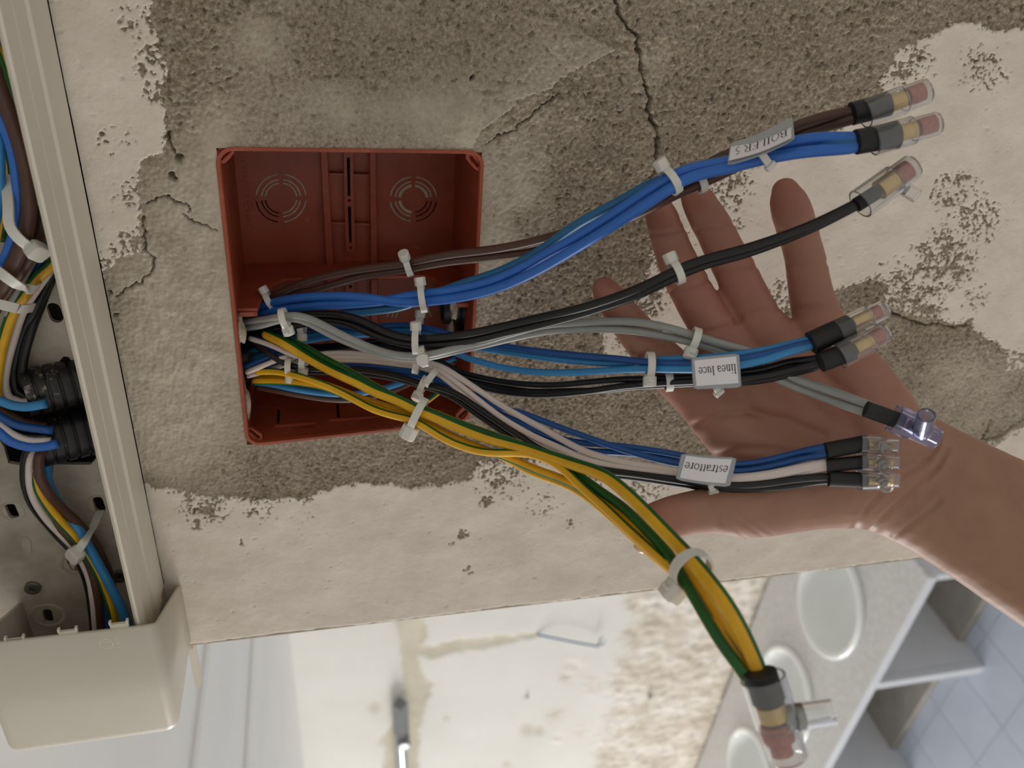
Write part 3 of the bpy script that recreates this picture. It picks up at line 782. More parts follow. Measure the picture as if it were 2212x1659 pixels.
# ================================================================== the washroom beyond the corner
CZ, FZ, RZ = -2341., -ZB, 262.
FB0, FB1 = Zp(1660, 1240, CZ), Zp(1500, 1659, CZ)        # foot line of the far wall on the counter
FF0, FF1 = Zp(2010, 1228, CZ), Zp(1780, 1659, CZ)        # front edge of the counter
ud = unit((FB1 - FB0) * np.array([1, 1, 0]))             # along the far wall, away to the picture's bottom
vd = np.array([ud[1], -ud[0], 0.])
if vd[1] > 0: vd = -vd                                    # out of the far wall into the washroom
def far(u, v, z):
    p = FB0 + ud * u + vd * v
    return np.array([p[0], p[1], z])
def uv_of(P):
    d = np.asarray(P) - FB0
    return float(d @ ud), float(d @ vd)
def build_far():
    # far wall
    us = np.arange(-1500, 3300., 16.); zs = np.arange(FZ, RZ + 16, 16.)
    Ug, Zg = np.meshgrid(us, zs, indexing='ij'); u, z = Ug.ravel(), Zg.ravel()
    P = FB0[None, :] + u[:, None] * ud[None, :]; P[:, 2] = z
    px, py = proj(P)
    n1 = fbm(u, z, 60., 4, 5); n2 = fbm(u, z, 160., 4, 15)
    C1 = [(850, 1320), (861, 1377), (869, 1454), (875, 1515), (832, 1592), (827, 1680), (903, 1680), (907, 1569), (923, 1515), (938, 1477), (911, 1454), (903, 1423), (926, 1369), (907, 1320)]
    C2 = [(900, 1392), (934, 1396), (1003, 1379), (1157, 1368), (1163, 1374), (1061, 1396), (965, 1413), (938, 1423), (900, 1415)]
    patch = np.maximum(sdf(px, py, C1), sdf(px, py, C2)) + 5 * n1
    patch = sm(-3, 4, patch)
    for cx, cy, r in [(809, 1528, 14), (1140, 1575, 15), (1165, 1578, 12), (1135, 1505, 5), (964, 1550, 6), (1095, 1650, 9), (830, 1600, 12)]:
        patch = np.maximum(patch, .8 * np.exp(-(((px - cx) ** 2 + (py - cy) ** 2) / (r * r)) ** 1.5))
    RO = [(1345, 1150), (1345, 1282), (1364, 1342), (1358, 1406), (1316, 1469), (1316, 1532), (1285, 1643), (1280, 1900), (2200, 1900), (2200, 1100)]
    rough = sm(-18, 18, sdf(px, py, RO) + 22 * n2)
    for cx, cy, r in [(1240, 1440, 18), (1222, 1462, 14), (1280, 1480, 20), (1195, 1540, 16), (1205, 1600, 14), (1250, 1580, 12)]:
        rough = np.maximum(rough, .9 * np.exp(-(((px - cx) ** 2 + (py - cy) ** 2) / (r * r))))
    hgt = rough * (9 * n1 + 5 * fbm(u, z, 30, 3, 45)) - 6 * patch
    P = P + vd[None, :] * hgt[:, None]
    nx, nz = Ug.shape; idx = np.arange(nx * nz).reshape(nx, nz)
    F = np.stack([idx[:-1, :-1].ravel(), idx[1:, :-1].ravel(), idx[1:, 1:].ravel(), idx[:-1, 1:].ravel()], 1)
    o = obj('wall_far', P, F, 'farwall', None, 'all', attrs={'patch': patch, 'rough': rough})
    tag(o, 'white washroom wall with mortar filled chases and bared rough plaster', None, None, 'structure')
    # ceiling with two strips
    V = [(-7000, -2600, RZ), (2500, -2600, RZ), (2500, 3400, RZ), (-7000, 3400, RZ)]
    V += [(x, y, RZ + 60) for x, y, _ in V]
    o = obj('ceiling', np.array(V), [(0, 1, 2, 3), (7, 6, 5, 4), (0, 4, 5, 1), (1, 5, 6, 2), (2, 6, 7, 3), (3, 7, 4, 0)], 'ceil', None, False)
    tag(o, None, None, None, 'structure')
    for i, (px_, py_) in enumerate(((440, 1450), (545, 1400))):
        x = Zp(px_, py_, RZ)[0]
        mb = MB(); mb.box((x, 1400, RZ - 1), (16 + 10 * i, 0, 0), (0, 1390, 0), (0, 0, 3))
        o = mb.build('trim_%d' % (i + 1), 'strip', None, False); tag(o, None, None, None, 'structure')
    # end wall of the washroom is the window side: left open to the daylight
    # floor bed and tiles
    mb = MB(); mb.box((-2500, 500, FZ - 30), (4600, 0, 0), (0, 3100, 0), (0, 0, 26)); o = mb.build('floor', 'grout', None, False)
    tag(o, None, None, None, 'structure')
    V = np.array([(-1, -1, -4), (1, -1, -4), (1, 1, -4), (-1, 1, -4), (-1, -1, 0), (1, -1, 0), (1, 1, 0), (-1, 1, 0)], float); V[:, :2] *= 148.
    Fb = [(3, 2, 1, 0), (4, 5, 6, 7), (0, 1, 5, 4), (1, 2, 6, 5), (2, 3, 7, 6), (3, 0, 4, 7)]
    first = None
    for i in range(-2, 9):
        for j in range(-1, 8):
            c = far(300 * i + 100, 640 + 300 * j, FZ)
            R2 = np.array([[ud[0], vd[0]], [ud[1], vd[1]]])
            if first is None:
                Vw = V.copy(); Vw[:, :2] = V[:, :2] @ R2.T
                first = obj('floor_tile', Vw + c, Fb, 'tile', o, False); fl = W2([c])[0]; off = np.array(first.location) - (fl - ORG['floor'])
            else:
                k = first.copy(); COL.objects.link(k); k.location = W2([c])[0] - ORG['floor'] + off
    # counter
    u0, v0 = uv_of(FF0); u1, v1 = uv_of(FF1)
    vf = (v0 + v1) / 2
    ua, ub = u0 + 40, 3200.
    t = thing('washroom_counter', 'long pale granite washbasin counter along the far washroom wall', 'counter', far((ua + ub) / 2, vf / 2, FZ))
    def slab(name, ua_, ub_, va_, vb_, za, zb_, mat, par):
        mb = MB(); mb.box(far((ua_ + ub_) / 2, (va_ + vb_) / 2, (za + zb_) / 2), ud * (ub_ - ua_) / 2, vd * (vb_ - va_) / 2, (0, 0, (zb_ - za) / 2)); return bevel(mb.build(name, mat, par, False), .004)
    # counter top with basin cut-outs
    sinks = []
    c1 = uv_of(Zp(1797, 1302, CZ)); sinks = [(c1[0] + 10, c1[1] - 10), (c1[0] + 790, c1[1] - 20), (c1[0] + 1570, c1[1] - 20)]
    def ell(cu, cv, a, b, n=40): return [(cu + a * math.cos(2 * math.pi * k / n), cv + b * math.sin(2 * math.pi * k / n)) for k in range(n)]
    V, F = plate([(ua, 22), (ub, 22), (ub, vf), (ua, vf)], [ell(cu, cv, 268, 218) for cu, cv in sinks], CZ - 38, CZ, far)
    fixnormals(obj('counter_top', V, F, 'granite', t, False))
    slab('front_edge', ua, ub, vf - 6, vf + 12, CZ - 44, CZ - 1, 'slab', t)
    def part2(a_, b_):
        mb = MB()
        for va_, vb_, za, zb_ in ((26, vf - 46, FZ, CZ - 260), (vf - 150, vf - 46, CZ - 260, CZ - 38)):
            mb.box(far((a_ + b_) / 2, (va_ + vb_) / 2, (za + zb_) / 2), ud * (b_ - a_) / 2, vd * (vb_ - va_) / 2, (0, 0, (zb_ - za) / 2))
        o = mb.build('partition_slab', 'slab', t, False)
        slab('slab_edge', a_, b_, vf - 46, vf - 8, FZ, CZ - 38, 'slab', o)
    for i, (px_, py_) in enumerate(((1882, 1482), (1752, 1712))):
        up = uv_of(Zp(px_, py_, CZ - 40))[0]
        part2(up - 26, up + 26)
    part2(ua + 10, ua + 50)
    slab('back_panel', ua + 50, ub, 24, 300, FZ, CZ - 260, 'darktile', t)
    slab('plinth', ua + 50, ub, 300, vf - 160, FZ, FZ + 40, 'darktile', t)
    names = ['oval white washbasin in the counter, the one cut off by the pier edge', 'oval white washbasin behind the clear cap of the yellow green wires', 'oval white washbasin in the counter farthest from the pier edge']
    for i, (cu, cv) in enumerate(sinks):
        b = thing('washbasin', names[i], 'sink', far(cu, cv, CZ), 'washbasins in the counter')
        prof_o = [(1.13, 2), (1.13, 14), (1.09, 24), (1.03, 24), (.98, 12)]
        prof_b = [(.98, 12), (.93, -40), (.80, -110), (.55, -160), (.22, -178), (.0, -180)]
        for nm, pr, mt in (('rim', prof_o, 'ceramic'), ('bowl', prof_b, 'ceramic')):
            V = [far(cu + 270 * r * math.cos(2 * math.pi * k / 48), cv + 220 * r * math.sin(2 * math.pi * k / 48), CZ + h) for r, h in pr for k in range(48)]
            F = [(a * 48 + k, a * 48 + (k + 1) % 48, (a + 1) * 48 + (k + 1) % 48, (a + 1) * 48 + k) for a in range(len(pr) - 1) for k in range(48)]
            o = obj(nm, np.array(V), F, mt, b, 'all')
        c = far(cu - 40, cv + 193, CZ - 48)
        V, F = revolve(c, -vd + np.array([0, 0, .25]), [(0, 0), (0, 17), (9, 17), (9, 12), (1, 12), (1, 0)], 20, False, (0, 0, 1)); fixnormals(obj('overflow_ring', V, F, 'dgrey', b, 30))
    # tap on the wall over the chase
    a = uv_of(np.array([0, 0, 0]))
    def onwall(px_, py_, v=0.):
        r = ROT.T @ np.array([(px_ - IW / 2) / FPX, (py_ - IH / 2) / FPX, 1.])
        tt = ((FB0 + vd * v - CAM) @ vd) / (r @ vd); return CAM + r * tt
    t = thing('wall_tap', 'grey metal wall valve with round knob over the mortar chase', 'tap', onwall(868, 1590, 10))
    c0, c1_ = onwall(864, 1520, 60), onwall(868, 1585, 60)
    V, F, _ = tube([c0, c1_], 42., 4, True, vd + ud); obj('valve_body', V, F, 'dgrey', t, 30)
    c = onwall(870, 1590, 50); V, F = revolve(c, vd, [(0, 0), (0, 38), (60, 38), (68, 28), (68, 0)], 28, False, (0, 0, 1)); fixnormals(obj('knob', V, F, 'dgrey', t, 30))
    V, F, _ = tube([onwall(864, 1580, 46), onwall(868, 1640, 46), onwall(874, 1730, 46)], 32., 16, True, vd); obj('pipe', V, F, 'chrome', t)
    # stub of cable sticking out of the upright chase
    t = thing('cable_stub', 'thin dark cable stub with frayed end poking from the mortar chase', 'cable', onwall(1163, 1371, 6))
    V, F, _ = tube(catmull([onwall(1160, 1371, 4), onwall(1200, 1379, 50), onwall(1250, 1389, 60), onwall(1292, 1396, 50)], 20), 5.5, 8); obj('cable', V, F, 'teal', t)
    for k, (x, y) in enumerate(((1302, 1374), (1310, 1384), (1296, 1378), (1306, 1392))):
        V, F, _ = tube([onwall(1290, 1396, 50), onwall(x, y, 60)], 2.6, 6); obj('strand', V, F, ('black', 'sky', 'grey', 'black')[k], t)
    for i, (x, y, r, lb) in enumerate(((1404, 1503, 12, 'small dark plug in the bared plaster wall'), (1139, 1504, 9, 'small grey plug in the smooth white wall by the chase'))):
        c = onwall(x, y, 8); V, F = revolve(c, vd, [(0, 0), (0, r), (9, r), (9, r * .7), (1, r * .7), (1, 0)], 16, False, (0, 0, 1)); o = fixnormals(obj('wall_plug', V, F, 'dgrey')); tag(o, lb, 'wall plug')
build_far()
# ================================================================== wires
def prof(*kn):
    xs, ds = [k[0] for k in kn], [k[1] for k in kn]
    return lambda x: float(np.interp(x, xs, ds))
def wire(mat, od, pts, dep, label, group=None, dz=0., phase=0., twist=0., name='electrical_wire', sides=14):
    P = []
    for k, p in enumerate(pts):
        d = p[2] if len(p) > 2 else dep(p[0]) + dz * (1 if k < len(pts) - 2 else 0.)
        P.append(U(p[0], p[1], d))
    C = catmull(P, 2.2)
    # light smoothing keeps the insulation free of kinks
    for _ in range(3):
        C[1:-1] = (C[:-2] + 2 * C[1:-1] + C[2:]) / 4
    V, F, uv = tube(C, od / 2, sides)
    uv[:, 0] += phase; uv[:, 1] += 0
    if twist:
        uv[:, 0] += uv[:, 1] * twist
    # per-loop uv so that the seam does not smear
    L = []
    n = len(C)
    for f in F:
        us = [uv[i][0] for i in f]
        base = min(us)
        if len(f) == 4 and max(us) - base > .5:
            L += [(u + (1 if u - base < .5 else 0), uv[i][1]) for u, i in zip(us, f)]
        else:
            L += [(uv[i][0], uv[i][1]) for i in f]
    return tag(obj(name, V, F, mat, None, 'all', uv=L), label, 'wire', group)

dBr = prof((535, 448), (620, 436), (760, 424), (871, 414), (1000, 402), (1076, 394), (1230, 376), (1392, 352), (1500, 341), (1640, 330), (1845, 316), (1940, 310))
wire('brown', 4.1, [(535, 652), (586, 641), (665, 607), (753, 586), (871, 569), (959, 552), (1076, 537), (1150, 522), (1230, 499), (1300, 470), (1400, 432), (1480, 384), (1553, 341), (1640, 307), (1716, 274), (1770, 255), (1845, 239), (1895, 232)], dBr, 'brown wire of the pair tied behind the BOILER 5 tag', 'brown pair of the boiler')
wire('brown', 4.1, [(538, 662), (595, 646), (694, 622), (783, 597), (871, 583), (959, 567), (1076, 554), (1150, 544), (1230, 522), (1310, 491), (1392, 456), (1461, 420), (1512, 398), (1569, 372), (1640, 336), (1723, 293), (1780, 274), (1845, 257), (1895, 238)], dBr, 'brown wire of the pair tied behind the BOILER 5 tag', 'brown pair of the boiler', 3.5)
dBl = prof((535, 444), (640, 424), (760, 412), (930, 402), (1076, 386), (1250, 360), (1440, 332), (1640, 320), (1850, 306), (1950, 302))
wire('blue', 4.6, [(530, 674), (575, 658), (636, 645), (724, 640), (790, 643), (860, 653), (930, 651), (1018, 638), (1076, 622), (1150, 590), (1250, 533), (1340, 478), (1401, 438), (1446, 408), (1473, 390), (1506, 378), (1569, 364), (1640, 346), (1716, 331), (1770, 325), (1850, 318), (1895, 302)], dBl, 'thick bright blue wire under the BOILER 5 tag', 'thick blue wires', 0)
wire('blue', 4.6, [(530, 690), (600, 670), (680, 660), (760, 657), (830, 650), (890, 638), (959, 630), (1047, 612), (1120, 582), (1180, 548), (1250, 510), (1340, 453), (1401, 412), (1437, 390), (1476, 369), (1521, 358), (1569, 352), (1640, 328), (1716, 306), (1770, 298), (1846, 298), (1895, 296)], dBl, 'thick bright blue wire under the BOILER 5 tag', 'thick blue wires', 1.5)
wire('teal', 4.4, [(532, 702), (650, 690), (753, 677), (812, 671), (871, 662), (930, 638), (1003, 612), (1076, 588), (1150, 552), (1250, 483), (1340, 434), (1401, 400), (1440, 384), (1480, 370), (1521, 358), (1640, 332), (1716, 312), (1846, 307), (1895, 299)], dBl, 'darker teal blue wire tucked behind the two bright blue wires', None, 5.)
dBk = prof((535, 446), (600, 425), (700, 408), (830, 396), (899, 390), (1079, 378), (1250, 354), (1431, 334), (1612, 324), (1850, 312), (1900, 310))
bkA = [(530, 716), (600, 692), (666, 679), (740, 681), (780, 692), (833, 717), (880, 730), (930, 731), (1018, 720), (1079, 707), (1150, 690), (1250, 667), (1310, 649), (1371, 627), (1431, 599), (1476, 577), (1521, 561), (1612, 537), (1702, 507), (1762, 483), (1850, 440), (1892, 418)]
wire('black', 3.9, bkA, dBk, 'black wire of the thick black pair crossing the raised fingers', 'thick black pair over the fingers')
bkB = [(532, 728), (620, 706), (700, 694), (753, 700), (806, 722), (846, 736), (899, 746), (965, 744), (1045, 731), (1079, 722), (1150, 706), (1250, 680), (1310, 661), (1371, 640), (1431, 612), (1476, 590), (1521, 572), (1612, 547), (1702, 514), (1762, 489), (1850, 444), (1892, 422)]
wire('black', 3.9, bkB, dBk, 'black wire of the thick black pair crossing the raised fingers', 'thick black pair over the fingers', 2.)
dGr = prof((514, 440), (560, 425), (613, 402), (700, 398), (780, 398), (912, 388), (1045, 384), (1250, 364), (1446, 344), (1627, 338), (1760, 334), (1870, 324), (1960, 318))
wire('grey', 3.5, [(514, 696), (560, 692), (607, 684), (640, 681), (676, 691), (719, 713), (780, 742), (846, 765), (886, 769), (930, 766), (978, 754), (1045, 738), (1100, 722), (1180, 702), (1250, 697), (1310, 694), (1386, 697), (1446, 709), (1506, 727), (1566, 745), (1627, 763), (1719, 818), (1789, 842), (1872, 873), (1940, 902)], dGr, 'grey wire of the pair that runs into the violet clear connector', 'grey wire pair')
wire('grey', 3.5, [(516, 710), (560, 704), (604, 692), (640, 688), (672, 700), (712, 722), (772, 748), (846, 770), (890, 775), (935, 770), (978, 760), (1045, 745), (1100, 732), (1180, 716), (1250, 711), (1340, 712), (1416, 722), (1476, 735), (1521, 746), (1566, 761), (1627, 785), (1686, 822), (1761, 852), (1866, 890), (1940, 910)], dGr, 'grey wire of the pair that runs into the violet clear connector', 'grey wire pair', 2.4)
dLl = prof((535, 455), (700, 446), (870, 428), (965, 412), (1079, 402), (1250, 372), (1400, 350), (1545, 336), (1750, 326), (1850, 320))
wire('deep', 3.2, [(535, 740), (600, 722), (700, 706), (780, 708), (835, 704), (870, 702), (912, 707), (965, 720), (1031, 741), (1079, 747), (1150, 757), (1250, 768), (1340, 776), (1400, 783), (1491, 786), (1560, 782), (1650, 766), (1705, 751), (1752, 739), (1800, 720)], dLl, 'darker blue wire in the light blue bundle behind the linea luce tag')
wire('sky', 3.2, [(540, 760), (610, 735), (700, 719), (753, 716), (798, 716), (859, 712), (925, 719), (985, 740), (1026, 750), (1079, 758), (1150, 769), (1250, 781), (1340, 785), (1400, 779), (1491, 774), (1560, 770), (1650, 757), (1705, 744), (1750, 733), (1800, 716)], dLl, 'light blue wire tight against the darker blue one before the linea luce tag', None, 2.6)
wire('sky', 3.2, [(545, 775), (620, 745), (720, 728), (820, 722), (900, 728), (950, 745), (981, 761), (1005, 772), (1045, 784), (1079, 793), (1150, 803), (1200, 805), (1270, 803), (1340, 799), (1400, 797), (1491, 798), (1560, 794), (1650, 778), (1705, 760), (1756, 746), (1800, 724)], dLl, 'light blue wire sagging apart from its bundle before the linea luce tag', None, -1.)
bl = 'thin black wires of the linea luce bundle'
wire('black', 3.1, [(538, 735), (600, 748), (700, 748), (793, 739), (833, 736), (872, 746), (930, 772), (986, 800), (1005, 808), (1045, 817), (1079, 824), (1150, 831), (1200, 832), (1250, 828), (1340, 820), (1401, 819), (1491, 815), (1560, 808), (1650, 798), (1705, 781), (1768, 775), (1810, 764)], dLl, 'thin black wire behind the linea luce tag', bl, 5)
wire('black', 3.1, [(538, 748), (600, 760), (700, 756), (793, 748), (850, 752), (920, 782), (975, 808), (1018, 828), (1045, 838), (1079, 846), (1150, 853), (1200, 852), (1280, 844), (1340, 835), (1431, 827), (1500, 824), (1560, 820), (1650, 812), (1705, 799), (1770, 783), (1810, 768)], dLl, 'thin black wire behind the linea luce tag', bl, 3)
wire('black', 3.1, [(540, 756), (620, 770), (720, 768), (820, 760), (900, 778), (960, 800), (1010, 820), (1079, 836), (1150, 846), (1230, 845), (1300, 843), (1360, 836), (1431, 832), (1500, 828), (1560, 828), (1650, 821), (1705, 808), (1772, 790), (1810, 772)], dLl, 'thin black wire behind the linea luce tag', bl, 7.5)
dEs = prof((530, 446), (620, 432), (760, 426), (900, 408), (1000, 396), (1079, 388), (1269, 362), (1460, 344), (1530, 337), (1790, 328), (1860, 326))
g = 'thin wires of the estrattore bundle'
wire('white', 2.9, [(540, 731, 436), (586, 746, 430), (626, 764, 425), (652, 771, 422), (700, 764), (753, 763), (806, 767), (859, 772), (905, 779), (952, 791), (992, 815), (1031, 841), (1079, 873), (1127, 901), (1177, 928), (1222, 954), (1269, 977), (1348, 998), (1427, 1011), (1500, 1023), (1584, 1031), (1657, 1024), (1730, 1009), (1789, 998), (1870, 994)], dEs, 'white wire strayed apart from its two fellows before the estrattore tag')
wire('white', 2.9, [(533, 804, 440), (573, 788, 434), (613, 773, 428), (650, 769), (700, 771), (780, 772), (859, 780), (905, 787), (940, 794), (970, 813), (1005, 841), (1045, 873), (1079, 899), (1142, 937), (1206, 966), (1269, 993), (1348, 1009), (1456, 1021), (1530, 1030), (1584, 1036), (1657, 1031), (1730, 1016), (1789, 1004), (1870, 1000)], dEs, 'white wire lying close to its twin before the estrattore tag', 'close white wires of the estrattore bundle')
wire('white', 2.9, [(535, 812, 444), (580, 800, 440), (630, 783, 434), (700, 778), (780, 779), (859, 787), (905, 793), (945, 806), (990, 842), (1030, 874), (1079, 912), (1115, 934), (1158, 960), (1197, 980), (1237, 996), (1316, 1013), (1400, 1021), (1456, 1026), (1530, 1036), (1639, 1037), (1730, 1022), (1785, 1010), (1870, 1004)], dEs, 'white wire lying close to its twin before the estrattore tag', 'close white wires of the estrattore bundle', 1.)
wire('deep', 2.9, [(565, 746, 440), (610, 758, 436), (700, 775), (766, 788), (833, 793), (886, 800), (933, 815), (965, 828), (1037, 858), (1079, 880), (1120, 890), (1152, 901), (1206, 922), (1269, 945), (1332, 967), (1411, 990), (1465, 1002), (1530, 1010), (1587, 1019), (1657, 1010), (1730, 992), (1789, 981), (1870, 968)], dEs, 'dark blue wire crossing over its two fellows before the estrattore tag', None, 3.)
wire('deep', 2.9, [(530, 793, 440), (573, 775, 436), (605, 766, 434), (700, 784), (800, 798), (886, 808), (945, 828), (1010, 856), (1079, 893), (1150, 924), (1228, 952), (1316, 961), (1396, 971), (1468, 983), (1530, 996), (1591, 1004), (1657, 995), (1712, 981), (1782, 965), (1870, 955)], dEs, 'dark blue wire crossed by a third one before the estrattore tag', 'crossed dark blue wires', 5.5)
wire('deep', 2.9, [(530, 800, 446), (600, 790, 440), (700, 795), (800, 804), (900, 818), (960, 838), (1030, 874), (1079, 904), (1150, 935), (1210, 962), (1269, 974), (1348, 978), (1459, 993), (1530, 1003), (1589, 1012), (1657, 1002), (1720, 987), (1785, 973), (1870, 962)], dEs, 'dark blue wire crossed by a third one before the estrattore tag', 'crossed dark blue wires', 7.)
wire('black', 3.2, [(540, 738, 438), (581, 764, 430), (613, 785, 428), (650, 795, 428), (719, 797), (787, 800), (833, 807), (886, 820), (912, 830), (952, 838), (992, 854), (1031, 881), (1079, 913), (1127, 945), (1158, 966), (1222, 994), (1285, 1013), (1380, 1025), (1462, 1037), (1530, 1046), (1584, 1049), (1657, 1044), (1730, 1034), (1796, 1030), (1870, 1034)], dEs, 'black wire of the pair in the estrattore tag', 'black pair of the estrattore bundle', -.5)
wire('black', 3.2, [(545, 792, 444), (620, 800, 440), (719, 805), (787, 808), (840, 815), (900, 830), (945, 843), (985, 862), (1024, 890), (1070, 922), (1120, 955), (1158, 977), (1222, 1003), (1285, 1020), (1380, 1032), (1462, 1044), (1530, 1053), (1600, 1056), (1694, 1051), (1750, 1042), (1796, 1037), (1870, 1042)], dEs, 'black wire of the pair in the estrattore tag', 'black pair of the estrattore bundle', 2.5)
dYg = prof((540, 446), (600, 430), (700, 414), (780, 404), (900, 388), (1000, 380), (1079, 368), (1158, 356), (1237, 338), (1300, 322), (1348, 310), (1396, 296), (1443, 284), (1500, 268), (1554, 256), (1600, 248), (1660, 242), (1700, 240))
# u=0 faces the viewer; phase turns the green band (u in 0..0.40) round the wire
wire('yg', 5.2, [(575, 722, 432), (613, 740, 422), (666, 773), (719, 802), (780, 830), (806, 844), (859, 864), (899, 884), (939, 900), (1000, 926), (1063, 949), (1127, 966), (1190, 987), (1237, 1002), (1285, 1018), (1316, 1034), (1348, 1060), (1396, 1106), (1443, 1155), (1491, 1206), (1522, 1243), (1554, 1284), (1585, 1332), (1615, 1392), (1640, 1452), (1656, 1510)], dYg, 'thickest yellow and green earth wire, showing a broad yellow band', None, -1.5, .47)
wire('yg', 3.9, [(580, 735, 440), (625, 736, 432), (652, 747), (692, 770), (745, 798), (780, 818), (830, 846), (880, 872), (930, 890), (985, 912), (1050, 936), (1127, 962), (1180, 990), (1253, 1030), (1301, 1064), (1348, 1097), (1396, 1145), (1443, 1195, 286), (1468, 1236, 275), (1512, 1312, 261), (1560, 1392, 250), (1608, 1456, 244), (1640, 1510, 242)], dYg, 'yellow and green earth wire showing mostly its green side', None, 4., .20)
wire('yg', 3.6, [(554, 803, 440), (599, 803, 432), (652, 815), (705, 833), (753, 856), (806, 884), (859, 900), (886, 906), (912, 918), (939, 936), (978, 957), (1031, 974), (1063, 978), (1142, 980), (1190, 996), (1222, 1018), (1253, 1049), (1301, 1091), (1348, 1136), (1396, 1180), (1440, 1220, 283), (1480, 1250, 277), (1528, 1318, 264), (1574, 1392, 253), (1618, 1458, 245), (1642, 1512, 242)], dYg, 'thin yellow and green earth wire crossing over to the outside of the bundle', None, -2.5, .50)
wire('yg', 3.6, [(549, 824, 446), (599, 824, 438), (652, 828), (705, 838), (780, 870), (850, 893), (900, 908), (960, 938), (1040, 970), (1095, 988), (1158, 1014), (1222, 1038), (1285, 1072), (1340, 1115), (1396, 1165), (1450, 1212), (1490, 1242), (1538, 1315), (1584, 1390), (1626, 1456), (1648, 1512)], dYg, 'thin yellow and green earth wire running inside the earth bundle', 'inner thin earth wires', 3., .90)
wire('yg', 3.4, [(552, 812, 450), (620, 818, 440), (700, 830), (780, 860), (860, 886), (930, 918), (1000, 952), (1080, 984), (1150, 1020), (1230, 1050), (1280, 1082), (1330, 1125), (1400, 1190), (1450, 1232), (1486, 1262), (1530, 1330), (1574, 1402), (1616, 1462), (1642, 1512)], dYg, 'thin yellow and green earth wire running inside the earth bundle', 'inner thin earth wires', 6.5, .75)
# wires that run straight through the bottom of the box
dTh = prof((540, 452), (640, 446), (780, 452), (900, 466), (960, 470))
wire('sky', 3.4, [(546, 825), (586, 830), (639, 841), (692, 849), (745, 852), (800, 846), (870, 826), (940, 795), (985, 775)], dTh, 'light blue wire passing along the bottom of the junction box')
wire('brown', 3.4, [(556, 836), (639, 852), (705, 862), (745, 864), (790, 860), (860, 840), (930, 806), (985, 782)], dTh, 'brown wire passing along the bottom of the junction box', None, 2)
wire('yg', 3.2, [(880, 890, 440), (912, 873, 448), (947, 847, 458), (985, 810, 470)], dTh, 'short yellow and green wire slanting to the side of the junction box', None, 0, .3)

# ------------------------------------------------------------------ wires in the trunking
def tw(mat, od, pts, d, label, group=None, phase=0.):
    """points on planes d mm off the wall"""
    P = [Wp(p[0], p[1], p[2] if len(p) > 2 else d) for p in pts]
    C = catmull(P, 2.5)
    V, F, uv = tube(C, od / 2, 12); uv[:, 0] += phase
    L = []
    for f in F:
        us = [uv[i][0] for i in f]; b = min(us)
        L += [(u + (1 if len(f) == 4 and max(us) - b > .5 and u - b < .5 else 0), uv[i][1]) for u, i in zip(us, f)]
    return tag(obj('trunking_wire', V, F, mat, None, 'all', uv=L), label, 'wire', group)
tw('blue', 5., [(-30, -60), (-10, -20), (6, 30), (14, 60)], 30, 'dark blue wire at the far end of the open trunking, mostly hidden by its lip')
tw('brown', 6., [(-20, 40), (4, 90), (30, 170), (58, 260), (80, 350), (92, 430), (90, 490), (68, 545), (40, 590), (4, 640), (-20, 680)], 30, 'brown cable bending against the trunking lip, under the three white ties')
tw('yg', 5., [(-20, 90), (0, 136), (18, 187), (39, 235), (58, 285), (78, 360), (84, 440)], 36, 'yellow and green wire showing green where it slips under the trunking lip', None, .2)
tw('brown', 6., [(-16, 140), (0, 190), (20, 243), (40, 301), (56, 362), (63, 422), (60, 482), (45, 536), (24, 580), (2, 626), (-20, 660)], 38, 'brown cable in the middle of the trunking bundle, under the three white ties')
tw('blue', 4.0, [(-6, 240), (14, 286), (27, 331), (36, 392), (39, 452), (34, 492), (22, 528), (4, 570), (-20, 610)], 36, 'bright blue wire curving with the brown cables in the trunking')
tw('sky', 3.8, [(-22, 230), (-6, 286), (0, 347), (0, 407), (-6, 460), (-20, 520)], 34, 'light blue wire at the trunking side farthest from its lip')
tw('yg', 3.6, [(0, 260), (10, 320), (20, 372), (16, 440), (4, 520)], 20, 'thin yellow and green wire deep between the blue wires in the trunking', None, .45)
tw('grey', 4., [(104, 380), (100, 440), (92, 490), (76, 545), (50, 600), (14, 680)], 16, 'grey wire behind the brown cables in the trunking')
tw('deep', 4., [(122, 430), (112, 500), (86, 570), (56, 620), (26, 690), (10, 760)], 12, 'dark blue wire deepest in the trunking behind the tie heads')
tw('yg', 5., [(140, 520), (116, 568), (82, 600), (54, 637), (28, 674), (8, 731), (-2, 780), (-8, 830), (-2, 868), (30, 880)], 16, 'yellow and green wire slanting out from the trunking lip toward the conduits', None, .02)
tw('white', 4., [(110, 580), (74, 632), (50, 671), (30, 731), (14, 792), (11, 837), (22, 860), (44, 868), (80, 866)], 12, 'white wire bending beside the yellow and green one into the trunking conduit')
tw('black', 4.2, [(124, 560, 6), (104, 610, 6), (80, 660), (58, 700), (38, 760), (30, 810), (38, 845), (70, 860), (100, 862)], 10, 'black wire bending outermost into the trunking conduit')
tw('black', 4.2, [(112, 600, 5), (90, 655, 5), (66, 720), (50, 785), (52, 830), (80, 850), (105, 852)], 12, 'black wire bending innermost into the trunking conduit')
tw('sky', 4.4, [(-20, 856), (0, 866), (24, 875), (55, 879), (100, 872)], 26, 'light blue wire lying at the mouth between the two trunking conduits')
tw('brown', 4.2, [(-20, 876), (10, 892), (50, 912), (100, 922)], 20, 'brown wire entering the trunking conduit beside the descending bundle')
tw('deep', 4.2, [(-20, 888), (0, 900), (36, 918), (80, 926), (115, 930)], 24, 'dark blue wire entering the trunking conduit beside the descending bundle')
tw('black', 4., [(-20, 900), (10, 922), (50, 942), (110, 944)], 24, 'black wire entering the trunking conduit beside the descending bundle')
